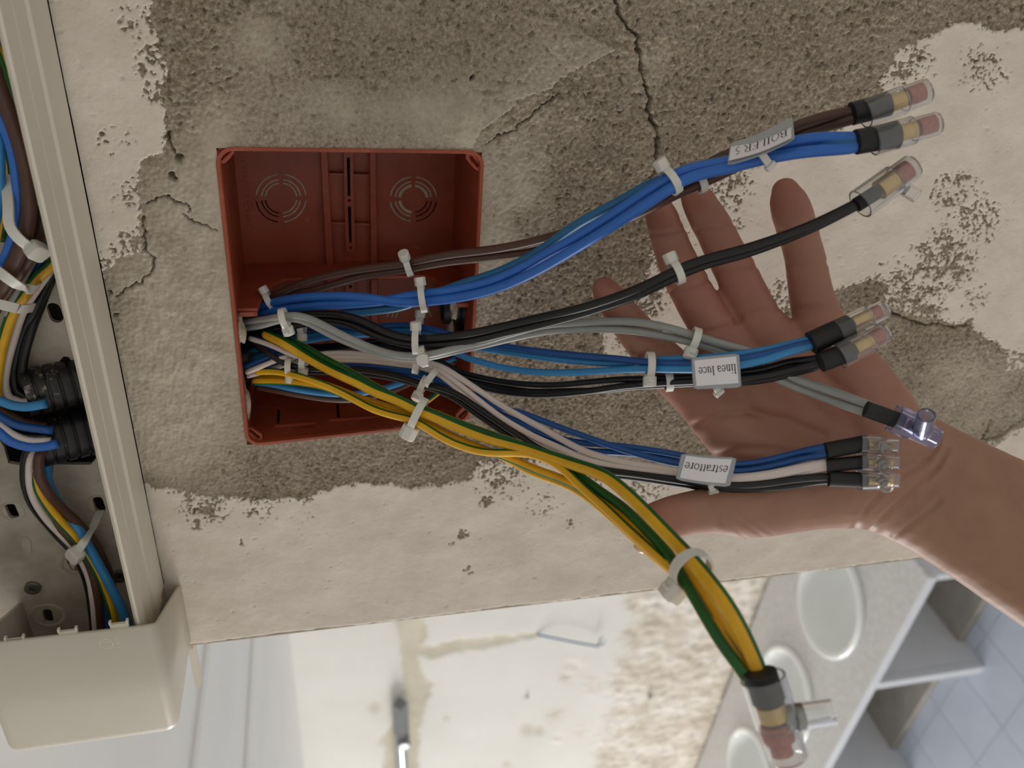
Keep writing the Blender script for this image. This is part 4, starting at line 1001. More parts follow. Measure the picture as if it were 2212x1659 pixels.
tw('white', 3.6, [(-20, 906), (0, 919), (24, 936), (60, 951), (110, 952)], 26, 'white wire entering the trunking conduit beside the descending bundle')
tw('blue', 4.6, [(-20, 920), (0, 935), (24, 954), (60, 965), (100, 964), (125, 958)], 28, 'bright blue wire entering the trunking conduit beside the descending bundle')
D = prof((0, 18), (1400, 18))
tw('black', 4.2, [(90, 958, 18), (62, 972, 22), (52, 1025, 24), (58, 1062, 22), (72, 1094, 18), (118, 1150, 14), (157, 1192, 16), (177, 1228, 18), (190, 1266, 20), (198, 1316, 24), (204, 1380, 26)], 18, 'black wire edging the bundle that descends to the corner cover')
tw('white', 4., [(95, 958, 18), (70, 984, 24), (64, 1030, 27), (73, 1076, 25), (101, 1121, 22), (137, 1159, 20), (162, 1185, 20), (178, 1213, 20), (193, 1248, 22), (201, 1291, 26), (209, 1380, 28)], 20, 'white wire in the bundle that descends to the corner cover')
tw('yg', 4.6, [(108, 960, 16), (88, 975, 20), (76, 1010, 25), (80, 1045, 27), (90, 1070, 26), (114, 1106, 24), (142, 1139, 22), (167, 1167, 22), (192, 1203, 22), (213, 1241, 24), (228, 1278, 26), (243, 1324, 30), (252, 1385, 30)], 24, 'yellow and green wire in the bundle that descends to the corner cover', None, .02)
tw('brown', 5., [(104, 958, 20), (86, 984, 26), (84, 1022, 30), (102, 1060, 28), (132, 1096, 22), (172, 1134, 18), (200, 1167, 16), (220, 1205, 16), (236, 1243, 14), (246, 1300, 14)], 24, 'brown wire nearest the lip in the bundle that descends to the corner cover')
tw('brown', 5., [(100, 960, 12), (80, 1000, 16), (90, 1060, 18), (114, 1119, 20), (152, 1162, 20), (185, 1203, 20), (201, 1241, 22), (211, 1291, 26), (219, 1385, 28)], 20, 'brown wire between white and yellow in the bundle that descends to the corner cover')
tw('sky', 5., [(118, 960, 12), (104, 990, 14), (101, 1025, 16), (114, 1066, 16), (142, 1109, 18), (172, 1147, 20), (192, 1182, 22), (215, 1223, 24), (241, 1271, 28), (268, 1326, 32), (285, 1385, 32)], 20, 'light blue wire in the bundle that descends to the corner cover')
tw('blue', 4.6, [(112, 962, 8), (104, 1040, 10), (130, 1110, 12), (165, 1165, 14), (196, 1215, 16), (214, 1260, 20), (224, 1310, 24), (232, 1385, 26)], 16, 'bright blue wire in the bundle that descends to the corner cover')

# ------------------------------------------------------------------ cable ties
def tie(px, py, dep, ang, ra, rb, head, label, hs=1., wd=3.1, tail=2.5, off=0., P=None, tan=None, group=None):
    """strap round a bundle; ang = picture direction of the wires, ra/rb half sizes across / in depth (mm), head = angle of the head (0 = picture-left side of travel, 90 = toward viewer)"""
    c = U(px, py, dep) if P is None else P
    a_ = math.radians(ang)
    t = unit(U(px + 10 * math.cos(a_), py + 10 * math.sin(a_), dep) - U(px, py, dep)) if tan is None else unit(tan)
    b = unit(VIEW - t * (VIEW @ t)); a = np.cross(t, b)
    root = thing('cable_tie', label, 'cable tie', c, group)
    n = 36; V = []; F = []
    for k in range(n):
        th = 2 * math.pi * k / n
        o_ = a * math.cos(th); 
        for rr, s in ((0., -1), (0., 1), (.95, 1), (.95, -1)):
            V.append(c + a * (ra + rr) * math.cos(th) + b * (rb + rr) * math.sin(th) + t * s * wd / 2)
    for k in range(n):
        m = (k + 1) % n
        for q in range(4):
            F.append((k * 4 + q, k * 4 + (q + 1) % 4, m * 4 + (q + 1) % 4, m * 4 + q))
    fixnormals(obj('strap', np.array(V), F, 'nylon', root, 50))
    th = math.radians(head)
    rad = unit(a * math.cos(th) + b * math.sin(th)); tg = unit(-a * math.sin(th) + b * math.cos(th))
    hc = c + a * (ra + .4) * math.cos(th) + b * (rb + .4) * math.sin(th) + rad * 1.6 * hs
    # six-sided head
    w_, l_, h_ = 2.6 * hs, 2.7 * hs, 2.1 * hs
    ol = [(-w_ * .55, -l_), (w_ * .55, -l_), (w_, -l_ * .35), (w_, l_ * .55), (w_ * .5, l_), (-w_ * .5, l_), (-w_, l_ * .55), (-w_, -l_ * .35)]
    V, F = plate(ol, [], -h_, h_, lambda p, q, y: hc + t * p + tg * q + rad * y)
    bevel(fixnormals(obj('head', V, F, 'nylon', root, 40)), .0005)
    if tail:
        mb = MB(); mb.box(hc + tg * (l_ + tail / 2), tg * tail / 2, t * 1.1 * hs, rad * .5); mb.build('tail', 'nylon', root)
    return root
tie(881, 574, 412, -16, 4.6, 4.2, 130, 'white tie on the brown pair over the junction box', 1.05, tail=1.5)
tie(913, 645, 401, -8, 6.2, 5.0, 172, 'white tie on the thick blue wires over the junction box', 1.05, tail=.8)
tie(583, 650, 436, -28, 4.6, 4., 165, 'white tie on the brown pair deep at the box entry', .95)
tie(899, 738, 388, 0, 5.4, 4.6, 165, 'white tie on the thick black pair over the junction box', 1.0, tail=0)
tie(905, 706, 420, 5, 4.6, 4.2, 175, 'white tie on the light blue wires behind the thick black pair', .95, tail=0)
tie(614, 688, 400, -14, 4.3, 4.0, 340, 'white tie on the grey pair at the box entry, tail hanging down', 1.05, tail=3.)
tie(652, 700, 432, 0, 5., 4.2, 355, 'white tie head beside the grey pair at the box entry', 1.0, tail=0)
tie(914, 770, 387, -14, 4.2, 3.8, 75, 'white tie on the grey pair over the junction box', 1.1, tail=1.)
tie(902, 785, 406, 14, 4.6, 4.2, 100, 'white tie on the three white wires over the junction box', .95, tail=1.)
tie(932, 815, 402, 38, 4.4, 4.2, 260, 'white tie on the dark blue wires beyond the white ones', .9, tail=0)
tie(913, 833, 404, 25, 4.2, 4., 20, 'white tie on the thin black pair over the junction box', 1., tail=1.5)
tie(657, 778, 424, 10, 4.4, 4., 340, 'white tie on the white wires inside the junction box', .95, tail=0)
tie(626, 793, 428, 0, 4., 4., 345, 'white tie on the thin black wires inside the junction box', 1., tail=0)
tie(903, 893, 386, 27, 7.2, 5.6, 350, 'white tie on the yellow and green bundle over the junction box', 1.5, 3.6, tail=0)
tie(1449, 390, 333, -35, 5.4, 5.2, 165, 'white tie on the thick blue wires by the raised fingertips', 1.1, tail=0)
tie(1513, 395, 342, -24, 3.4, 4., 205, 'white tie on the brown pair touching a fingertip', .9, tail=0)
tie(1462, 588, 334, -24, 4.3, 4.2, 178, 'white tie with clipped tail on the thick black pair over a finger', 1.05, tail=2.2)
tie(1500, 733, 341, 18, 4.2, 4., 10, 'white tie on the grey pair over the index finger', 1.05, tail=.8)
tie(1404, 789, 347, 2, 4.8, 4.6, 5, 'white tie on the light blue bundle before the linea luce tag', 1.05, tail=.8)
tie(1443, 822, 352, -5, 3.9, 4.4, 190, 'white tie on the black wires before the linea luce tag', .9, tail=0)
tie(1494, 1232, 271, 52, 6.4, 6.8, 345, 'large white tie on the yellow and green bundle past the thumb', 1.5, 3.8, tail=1.2, tan=U(1554, 1284, 258) - U(1443, 1155, 286))
# ties inside the trunking
def ttie(pts, d, label, hpos, hs=1.3, group=None):
    P = [Wp(p[0], p[1], p[2] if len(p) > 2 else d) for p in pts]
    root = thing('cable_tie', label, 'cable tie', P[0], group)
    C = catmull(P, 2.); T = np.gradient(C, axis=0); V = []; F = []
    for i in range(len(C)):
        t = unit(T[i]); s = unit(np.cross(t, VIEW)); n_ = np.cross(s, t)
        for a, b in ((-2.1, -.5), (2.1, -.5), (2.1, .5), (-2.1, .5)): V.append(C[i] + s * a + n_ * b)
    for i in range(len(C) - 1):
        for q in range(4): F.append((i * 4 + q, i * 4 + (q + 1) % 4, i * 4 + 4 + (q + 1) % 4, i * 4 + 4 + q))
    F += [(0, 1, 2, 3), tuple(len(V) - 4 + k for k in (3, 2, 1, 0))]
    fixnormals(obj('strap', np.array(V), F, 'nylon', root, 50))
    if hpos is not None:
        k = int(hpos * (len(C) - 1)); t = unit(T[k]); s = unit(np.cross(t, VIEW)); n_ = np.cross(s, t)
        w_, l_, h_ = 2.9 * hs, 3.2 * hs, 1.9 * hs
        ol = [(-w_ * .8, -l_), (w_ * .8, -l_), (w_, -l_ * .6), (w_, l_ * .6), (w_ * .8, l_), (-w_ * .8, l_), (-w_, l_ * .6), (-w_, -l_ * .6)]
        V, F = plate(ol, [], -h_, h_, lambda p, q, y: C[k] + n_ * 1.0 + s * p + t * q + n_ * y)
        bevel(fixnormals(obj('head', V, F, 'nylon', root, 40)), .0006)
ttie([(14, 380, 30), (18, 440, 40), (22, 490, 44), (48, 522, 44), (86, 543, 38), (106, 552, 34)], 40, 'long white tie with blocky head across the brown trunking cables', .86)
ttie([(-20, 575, 40), (4, 592, 44), (36, 615, 42), (64, 625, 34), (84, 620, 18)], 40, 'white tie strap in the trunking, between the blocky headed one and the slot', None)
ttie([(-20, 652, 38), (10, 660, 42), (44, 667, 36), (72, 664, 18)], 38, 'white tie strap in the trunking next to the oblong black slot', None)
ttie([(216, 1104, 4), (200, 1140, 16), (182, 1170, 28), (166, 1196, 26), (156, 1224, 4)], 20, 'white tie threaded through two slots round the descending trunking bundle', .5, 1.45)
# ================================================================== clear end caps
def shell(P0, P1, segs, name, mat, parent, wall=.75, sides=30, closed_end=True):
    """segs: (fraction along, radius); double-walled, open at P0"""
    L = np.linalg.norm(P1 - P0)
    out = [(f * L, r) for f, r in segs]
    inn = [(max(0., f * L - (wall if i == len(segs) - 1 and closed_end else 0)), r - wall) for i, (f, r) in enumerate(segs)]
    if closed_end:
        pr = out + [(L, 0.01)] + [(L - wall, 0.01)] + inn[::-1]
        V, F = revolve(P0, P1 - P0, pr, sides, True)
    else:
        V, F = revolve(P0, P1 - P0, out + inn[::-1], sides, True)
    return fixnormals(obj(name, V, F, mat, parent, 30))
def rod(P0, P1, r, name, mat, parent, sides=24, flat=1., bulge=0.):
    n = 6
    C = [P0 + (P1 - P0) * k / n for k in range(n + 1)]
    V, F, _ = tube(C, [r * (1 + bulge * math.sin(math.pi * k / n)) for k in range(n + 1)], sides, True, None, flat)
    return obj(name, V, F, mat, parent, 40)
def cap(m, e, r0, r1, dep, sl0, sl1, slr, br, brw, brr, co, cow, cor, label, bmat='brass', cmat='copper', tower=None, step=.62, dep1=None):
    """m mouth pixel, e end pixel, radii in px; sl = black sleeve from/to, br = metal ring centre, co = copper centre"""
    dep1 = dep if dep1 is None else dep1
    s = dep / FPX
    P0, P1 = U(m[0], m[1], dep), U(e[0], e[1], dep1)
    t = thing('crimp_cap', label, 'connector', P0)
    shell(P0, P1, [(0, r0 * s), (step - .02, r0 * s * .97), (step, r1 * s), (.97, r1 * s * .97), (1., r1 * s * .9)], 'clear_shell', 'clear', t)
    rod(U(sl0[0], sl0[1], dep), U(sl1[0], sl1[1], dep), slr * s, 'sleeve', 'sleeve', t, 20, .95)
    ax = unit(P1 - P0)
    c = U(br[0], br[1], dep); rod(c - ax * brw * s, c + ax * brw * s, brr * s, 'metal_ring', bmat, t)
    c = U(co[0], co[1], dep); rod(c - ax * cow * s, c + ax * cow * s, cor * s, 'copper_ends', cmat, t, 20, 1., .06)
    if tower:
        a, b, r, sd = tower
        A, B = U(a[0], a[1], dep + sd), U(b[0], b[1], dep + sd)
        shell(A, B, [(0, r * s), (1., r * s * .96)], 'screw_tower', 'clear', t, .7, 24, False)
        if len(tower) > 3: rod(A, A + (B - A) * .42, (r - 5) * s, 'grub_screw', 'steel' if bmat == 'brass' else 'dgrey', t, 18)
    return t
cap((1868, 247), (2003, 196), 31, 28, 315, (1840, 246), (1918, 226), 25, (1934, 221), 18, 18, (1975, 204), 17, 19, 'clear cap on the brown pair, next to the BOILER 5 tag')
cap((1887, 305), (2026, 266), 31, 26, 305, (1849, 307), (1938, 291), 27, (1959, 284), 18, 18, (2000, 272), 18, 18, 'clear cap on the thick blue wires, under the brown pair\'s cap')
cap((1858, 441), (1973, 358), 34, 29, 310, (1850, 443), (1893, 416), 16, (1915, 400), 21, 22, (1948, 376), 17, 20, 'clear cap on the thick black pair over the little finger side', tower=((1944, 402), (1980, 424), 16, 6), step=.66)
cap((1808, 717), (1913, 667), 26, 21, 324, (1752, 741), (1836, 703), 25, (1860, 690), 20, 14, (1889, 677), 12, 14, 'clear cap on the light blue linea luce wires', 'brass', step=.68)
cap((1813, 770), (1914, 717), 29, 23, 320, (1772, 783), (1840, 757), 22, (1864, 744), 20, 15, (1893, 728), 13, 16, 'clear cap on the thin black linea luce wires', 'brass', tower=((1895, 738), (1908, 748), 10, 4), step=.66)
cap((1648, 1464), (1704, 1640), 49, 44, 240, (1642, 1452), (1660, 1512), 36, (1668, 1536), 17, 32, (1679, 1580), 20, 32, 'large clear cap on the yellow and green earth wires', 'brass', 'copper', tower=((1690, 1553), (1798, 1538), 29, 0), step=.60)
t_ = [o for o in bpy.data.objects if o.get('label') == 'large clear cap on the yellow and green earth wires'][0]
rod(U(1684, 1605, 240), U(1690, 1626, 240), 23 * 240 / FPX, 'copper_ends', 'copper', t_, 20)

# violet connector on the grey pair: eight-sided body and upright screw tower
def violet():
    dep = 318; s = dep / FPX
    P0, P1 = U(1931, 903, dep), U(2024, 949, dep)
    t = thing('screw_connector', 'violet tinted clear connector with upright screw tower on the grey pair', 'connector', P0)
    ax = unit(P1 - P0); b = unit(VIEW - ax * (VIEW @ ax)); a = np.cross(b, ax)
    def ring(c, w_, h_): return [c + a * x * w_ + b * y * h_ for x, y in ((.55, 1), (1, .45), (1, -.45), (.55, -1), (-.55, -1), (-1, -.45), (-1, .45), (-.55, 1))]
    L = np.linalg.norm(P1 - P0); V = []
    st = [(0, 30 * s, 26 * s), (.40, 30 * s, 26 * s), (.42, 25 * s, 21 * s), (.97, 23 * s, 20 * s), (1., 20 * s, 17 * s)]
    for f, w_, h_ in st: V += ring(P0 + ax * L * f, w_, h_)
    for f, w_, h_ in st[::-1]: V += ring(P0 + ax * (L * f - (.9 if f == 1. else 0)), w_ - .8, h_ - .8)
    n = len(st); F = [(i * 8 + k, i * 8 + (k + 1) % 8, (i + 1) * 8 + (k + 1) % 8, (i + 1) * 8 + k) for i in range(2 * n - 1) if i != n - 1 for k in range(8)]
    F += [tuple((n - 1) * 8 + k for k in range(8)), tuple(n * 8 + k for k in range(8))[::-1]] + [(k, (k + 1) % 8, (2 * n - 1) * 8 + (k + 1) % 8, (2 * n - 1) * 8 + k) for k in range(8)]
    fixnormals(obj('clear_body', np.array(V), F, 'clearblue', t, False))
    A, B = U(1992, 934, dep - 4), U(2001, 897, dep - 13)
    shell(A, B, [(0, 3.5), (1, 3.3)], 'screw_tower', 'clearblue', t, .8, 28, False)
    rod(A, A + (B - A) * .35, 2.3, 'grub_screw', 'steel', t, 18)
    rod(U(1870, 883, dep + 1), U(1950, 912, dep), 18 * s, 'sleeve', 'sleeve', t, 20, .8)
    rod(U(1962, 919, dep), U(1998, 937, dep), 13 * s, 'metal_ring', 'steel', t)
violet()
# three joined clear connector ways of the estrattore bundle
def triple():
    dep = 326; s = dep / FPX
    t = thing('terminal_strip', 'three way clear plastic terminal strip resting against the wrist', 'connector', U(1856, 1000, dep))
    rows = [(958, 962, 966), (998, 998, 1013), (1038, 1037, 1051)]
    for i, (y0, y1, yt) in enumerate(rows):
        P0, P1 = U(1856, y0, dep), U(1939, y1, dep)
        ax = unit(P1 - P0); b = unit(VIEW - ax * (VIEW @ ax)); a = np.cross(ax, b); L = np.linalg.norm(P1 - P0)
        V = []; st = [(0, 20, 19), (.5, 19.5, 18), (.52, 15.5, 16), (1, 15.5, 15)]
        def ring(c, w_, h_): return [c + a * x * w_ + b * y * h_ for x, y in ((.75, 1), (1, .7), (1, -.7), (.75, -1), (-.75, -1), (-1, -.7), (-1, .7), (-.75, 1))]
        for f, w_, h_ in st: V += ring(P0 + ax * L * f, w_ * s, h_ * s)
        for f, w_, h_ in st[::-1]: V += ring(P0 + ax * (L * f - (.6 if f == 1 else 0)), w_ * s - .6, h_ * s - .6)
        n = len(st); F = [(q * 8 + k, q * 8 + (k + 1) % 8, (q + 1) * 8 + (k + 1) % 8, (q + 1) * 8 + k) for q in range(2 * n - 1) if q != n - 1 for k in range(8)]
        F += [tuple((n - 1) * 8 + k for k in range(8)), tuple(n * 8 + k for k in range(8))[::-1]] + [(k, (k + 1) % 8, (2 * n - 1) * 8 + (k + 1) % 8, (2 * n - 1) * 8 + k) for k in range(8)]
        way = fixnormals(obj('clear_way', np.array(V), F, 'clear', t, False))
        A = U(1906, y0 + 3, dep - 2); B = U(1915, yt, dep - 9)
        shell(A, B, [(0, 2.9), (1, 2.6)], 'screw_tower', 'clear', way, .65, 22, False)
        rod(A, A + (B - A) * .3, 1.7, 'grub_screw', 'steel', way, 14)
        rod(U(1870, y0, dep), U(1925, y1, dep), 1.6, 'metal_insert', 'brass', way, 12)
    for (x0, y0, x1, y1, r) in [(1784, 974, 1872, 957, 18), (1786, 1006, 1872, 997, 15), (1790, 1034, 1872, 1037, 17)]:
        rod(U(x0, y0, dep + .5), U(x1, y1, dep), r * s, 'sleeve', 'sleeve', t, 18, .8)
triple()

# ================================================================== name tags with printed slips
T_, t_h = .125, .055
def arcp(cx, cy, rx, ry, a0, a1, n=12): return [(cx + rx * math.cos(math.radians(a0 + (a1 - a0) * k / n)), cy + ry * math.sin(math.radians(a0 + (a1 - a0) * k / n))) for k in range(n + 1)]
GL = {   # advance, [(points, width)]
 'B': (.70, [([(.17, 0), (.17, 1)], T_), ([(.04, 0), (.38, 0)], t_h), ([(.04, 1), (.38, 1)], t_h), (arcp(.36, .76, .20, .24, 90, -90), .09), (arcp(.38, .26, .24, .26, 90, -90), .09), ([(.17, .52), (.38, .52)], t_h)]),
 'O': (.80, [(arcp(.40, .5, .30, .48, 0, 360, 28), .085)]),
 'I': (.38, [([(.19, 0), (.19, 1)], T_), ([(.05, 0), (.33, 0)], t_h), ([(.05, 1), (.33, 1)], t_h)]),
 'L': (.62, [([(.18, 0), (.18, 1)], T_), ([(.04, 1), (.33, 1)], t_h), ([(.04, 0), (.55, 0)], t_h), ([(.53, 0), (.57, .24)], t_h)]),
 'E': (.66, [([(.18, 0), (.18, 1)], T_), ([(.04, 1), (.55, 1)], t_h), ([(.04, 0), (.57, 0)], t_h), ([(.18, .52), (.45, .52)], t_h), ([(.54, 1), (.55, .8)], t_h), ([(.56, 0), (.60, .24)], t_h), ([(.45, .40), (.45, .64)], t_h)]),
 'R': (.72, [([(.18, 0), (.18, 1)], T_), ([(.04, 0), (.33, 0)], t_h), ([(.04, 1), (.38, 1)], t_h), (arcp(.37, .75, .21, .25, 90, -90), .09), ([(.18, .5), (.37, .5)], t_h), ([(.37, .5), (.62, .04), (.72, 0)], .09)]),
 '5': (.52, [([(.16, .96), (.44, .98)], .09), ([(.16, .96), (.11, .60)], t_h), (arcp(.19, .30, .24, .29, 110, -100), .085)]),
 'l': (.30, [([(.15, 0), (.15, 1)], .11), ([(.04, 0), (.27, 0)], t_h), ([(.04, .97), (.15, 1)], t_h)]),
 'i': (.30, [([(.15, 0), (.15, .64)], .11), ([(.04, 0), (.27, 0)], t_h), ([(.04, .61), (.15, .64)], t_h), ([(.14, .86), (.16, .94)], .12)]),
 'n': (.54, [([(.14, 0), (.14, .64)], .1), ([(.03, 0), (.25, 0)], t_h), ([(.03, .62), (.14, .64)], t_h), (arcp(.27, .46, .13, .17, 180, 0), .07), ([(.40, .46), (.40, 0)], .1), ([(.30, 0), (.52, 0)], t_h)]),
 'u': (.54, [([(.14, .64), (.14, .18)], .1), (arcp(.27, .18, .13, .17, 180, 360), .07), ([(.40, .64), (.40, 0)], .1), ([(.03, .62), (.14, .64)], t_h), ([(.29, .62), (.40, .64)], t_h), ([(.40, .02), (.51, .03)], t_h)]),
 'e': (.47, [(arcp(.24, .32, .18, .31, 5, 325, 20), .075), ([(.07, .36), (.41, .36)], t_h)]),
 'a': (.47, [(arcp(.22, .46, .14, .17, 160, 0), .07), ([(.36, .46), (.36, .08), (.45, .03)], .1), (arcp(.21, .17, .14, .15, 60, 320), .07), ([(.28, .30), (.36, .36)], t_h)]),
 'c': (.45, [(arcp(.24, .32, .18, .31, 45, 315, 18), .08), ([(.36, .52), (.38, .47)], .1)]),
 's': (.40, [(arcp(.19, .47, .12, .15, 40, 270, 12), .065), (arcp(.19, .17, .13, .15, 90, -140, 12), .07)]),
 't': (.31, [([(.13, .80), (.13, .12)], .09), (arcp(.22, .12, .09, .11, 180, 310, 8), .06), ([(.02, .62), (.27, .62)], t_h)]),
 'r': (.38, [([(.14, 0), (.14, .64)], .1), ([(.03, 0), (.27, 0)], t_h), ([(.03, .62), (.14, .64)], t_h), (arcp(.27, .46, .13, .16, 170, 50, 8), .07), ([(.33, .57), (.36, .54)], .1)]),
 'o': (.52, [(arcp(.26, .32, .20, .31, 0, 360, 24), .075)]),
 ' ': (.28, [])}
def name_tag(holder, paper, dep, txt, a0, a1, b0, b1, label, bend=0., dslope=0., thick=1.5):
    def quad(Q, a, b, lift):
        x = (Q[0][0] * (1 - a) + Q[1][0] * a) * (1 - b) + (Q[3][0] * (1 - a) + Q[2][0] * a) * b
        y = (Q[0][1] * (1 - a) + Q[1][1] * a) * (1 - b) + (Q[3][1] * (1 - a) + Q[2][1] * a) * b
        y += bend * math.sin(math.pi * a)
        return U(x, y, dep - lift + dslope * (b - .5))
    root = thing('wire_tag', label, 'tag', quad(holder, .5, .5, 0))
    n = 10
    # rounded holder, curved slab
    out = []
    rc = .06
    for cx, cy, s0 in ((1 - rc, rc, -90), (1 - rc, 1 - rc, 0), (rc, 1 - rc, 90), (rc, rc, 180)):
        for k in range(5):
            an = math.radians(s0 + 90 * k / 4); out.append((cx + rc * math.cos(an), cy + rc * math.sin(an)))
    # strips across so that the bend shows
    V = []; F = []
    cols = np.linspace(0, 1, n + 1)
    for sgn, lf in ((0, 0.), (1, thick)):
        for a in cols:
            ins = .05 if a in (0., 1.) else 0.
            V += [quad(holder, a, ins, lf), quad(holder, a, 1 - ins, lf)]
    m = 2 * (n + 1)
    for i in range(n):
        F += [(2 * i, 2 * i + 1, 2 * i + 3, 2 * i + 2), (m + 2 * i, m + 2 * i + 2, m + 2 * i + 3, m + 2 * i + 1), (2 * i, 2 * i + 2, m + 2 * i + 2, m + 2 * i), (2 * i + 1, m + 2 * i + 1, m + 2 * i + 3, 2 * i + 3)]
    F += [(0, m, m + 1, 1), (2 * n, 2 * n + 1, m + 2 * n + 1, m + 2 * n)]
    bevel(fixnormals(obj('holder', np.array(V), F, 'tagpl', root, 30)), .0004)
    V = []; F = []
    for lf in (thick - .1, thick + .12):
        for a in cols: V += [quad(paper, a, 0, lf), quad(paper, a, 1, lf)]
    for i in range(n):
        F += [(2 * i, 2 * i + 1, 2 * i + 3, 2 * i + 2), (m + 2 * i, m + 2 * i + 2, m + 2 * i + 3, m + 2 * i + 1), (2 * i, 2 * i + 2, m + 2 * i + 2, m + 2 * i), (2 * i + 1, m + 2 * i + 1, m + 2 * i + 3, 2 * i + 3)]
    F += [(0, m, m + 1, 1), (2 * n, 2 * n + 1, m + 2 * n + 1, m + 2 * n)]
    pp = fixnormals(obj('paper_slip', np.array(V), F, 'paper', root, 30))
    # print, upside down in the picture: reading runs from picture-right to picture-left
    tot = sum(GL[c][0] for c in txt); x = 0.; V = []; F = []
    for c in txt:
        adv, sts = GL[c]
        for pts, wd in sts:
            q = np.array(pts); tg = np.gradient(q, axis=0); tg /= np.linalg.norm(tg, axis=1)[:, None] + 1e-9
            nn = np.stack([-tg[:, 1], tg[:, 0]], 1); k0 = len(V)
            for (px_, py_), (n0, n1) in zip(q, nn):
                for s in (-1, 1):
                    gx, gy = px_ + s * n0 * wd / 2, py_ + s * n1 * wd / 2
                    V.append(quad(paper, 1 - (a0 + (a1 - a0) * (x + gx) / tot), b0 + (b1 - b0) * gy, thick + .2))
            F += [(k0 + 2 * i, k0 + 2 * i + 1, k0 + 2 * i + 3, k0 + 2 * i + 2) for i in range(len(q) - 1)]
        x += adv
    obj('printed_text', np.array(V), F, 'ink', pp, False)
    return root, quad
r1, q1 = name_tag([(1577.5, 309), (1712, 251), (1717, 302), (1571, 358)], [(1580, 311), (1709, 259), (1710, 298), (1574, 347)], 312, 'BOILER 5', .06, .92, .30, .72, 'white paper tag printed BOILER 5 on the thick blue and brown wires', 6., -10.)
r2, q2 = name_tag([(1492.6, 773), (1597, 763), (1602, 837.5), (1497.6, 841)], [(1499.6, 779), (1590, 769.5), (1595.6, 827.5), (1504.6, 834)], 330, 'linea luce', .02, .92, .29, .64, 'white paper tag printed linea luce on the light blue and black wires')
r3, q3 = name_tag([(1471.7, 978.6), (1592, 987.6), (1577, 1052), (1458.8, 1036)], [(1481.7, 984), (1581.5, 992), (1566.8, 1044), (1468.4, 1032)], 331, 'estrattore', .03, .97, .28, .66, 'white paper tag printed estrattore on the blue, white and black wires', 2.)
for root, (x0, y0), (x1, y1), dp in ((r1, (1644, 330), (1662, 356), 313), (r2, (1547, 836), (1552, 846), 333), (r3, (1536, 1044), (1540, 1062), 334)):
    mb = MB(); A, B = U(x0, y0, dp), U(x1, y1, dp + 3); ax = unit(B - A); b = unit(VIEW - ax * (VIEW @ ax)); a = np.cross(ax, b)
    mb.box((A + B) / 2, ax * np.linalg.norm(B - A) / 2, a * 1.5, b * .6); bevel(mb.build('tag_strap', 'nylon', root), .0003)
    mb = MB(); mb.box(B + ax * .6, ax * 1.2, a * 2.2, b * 1.3); bevel(mb.build('strap_head', 'nylon', root), .0005)

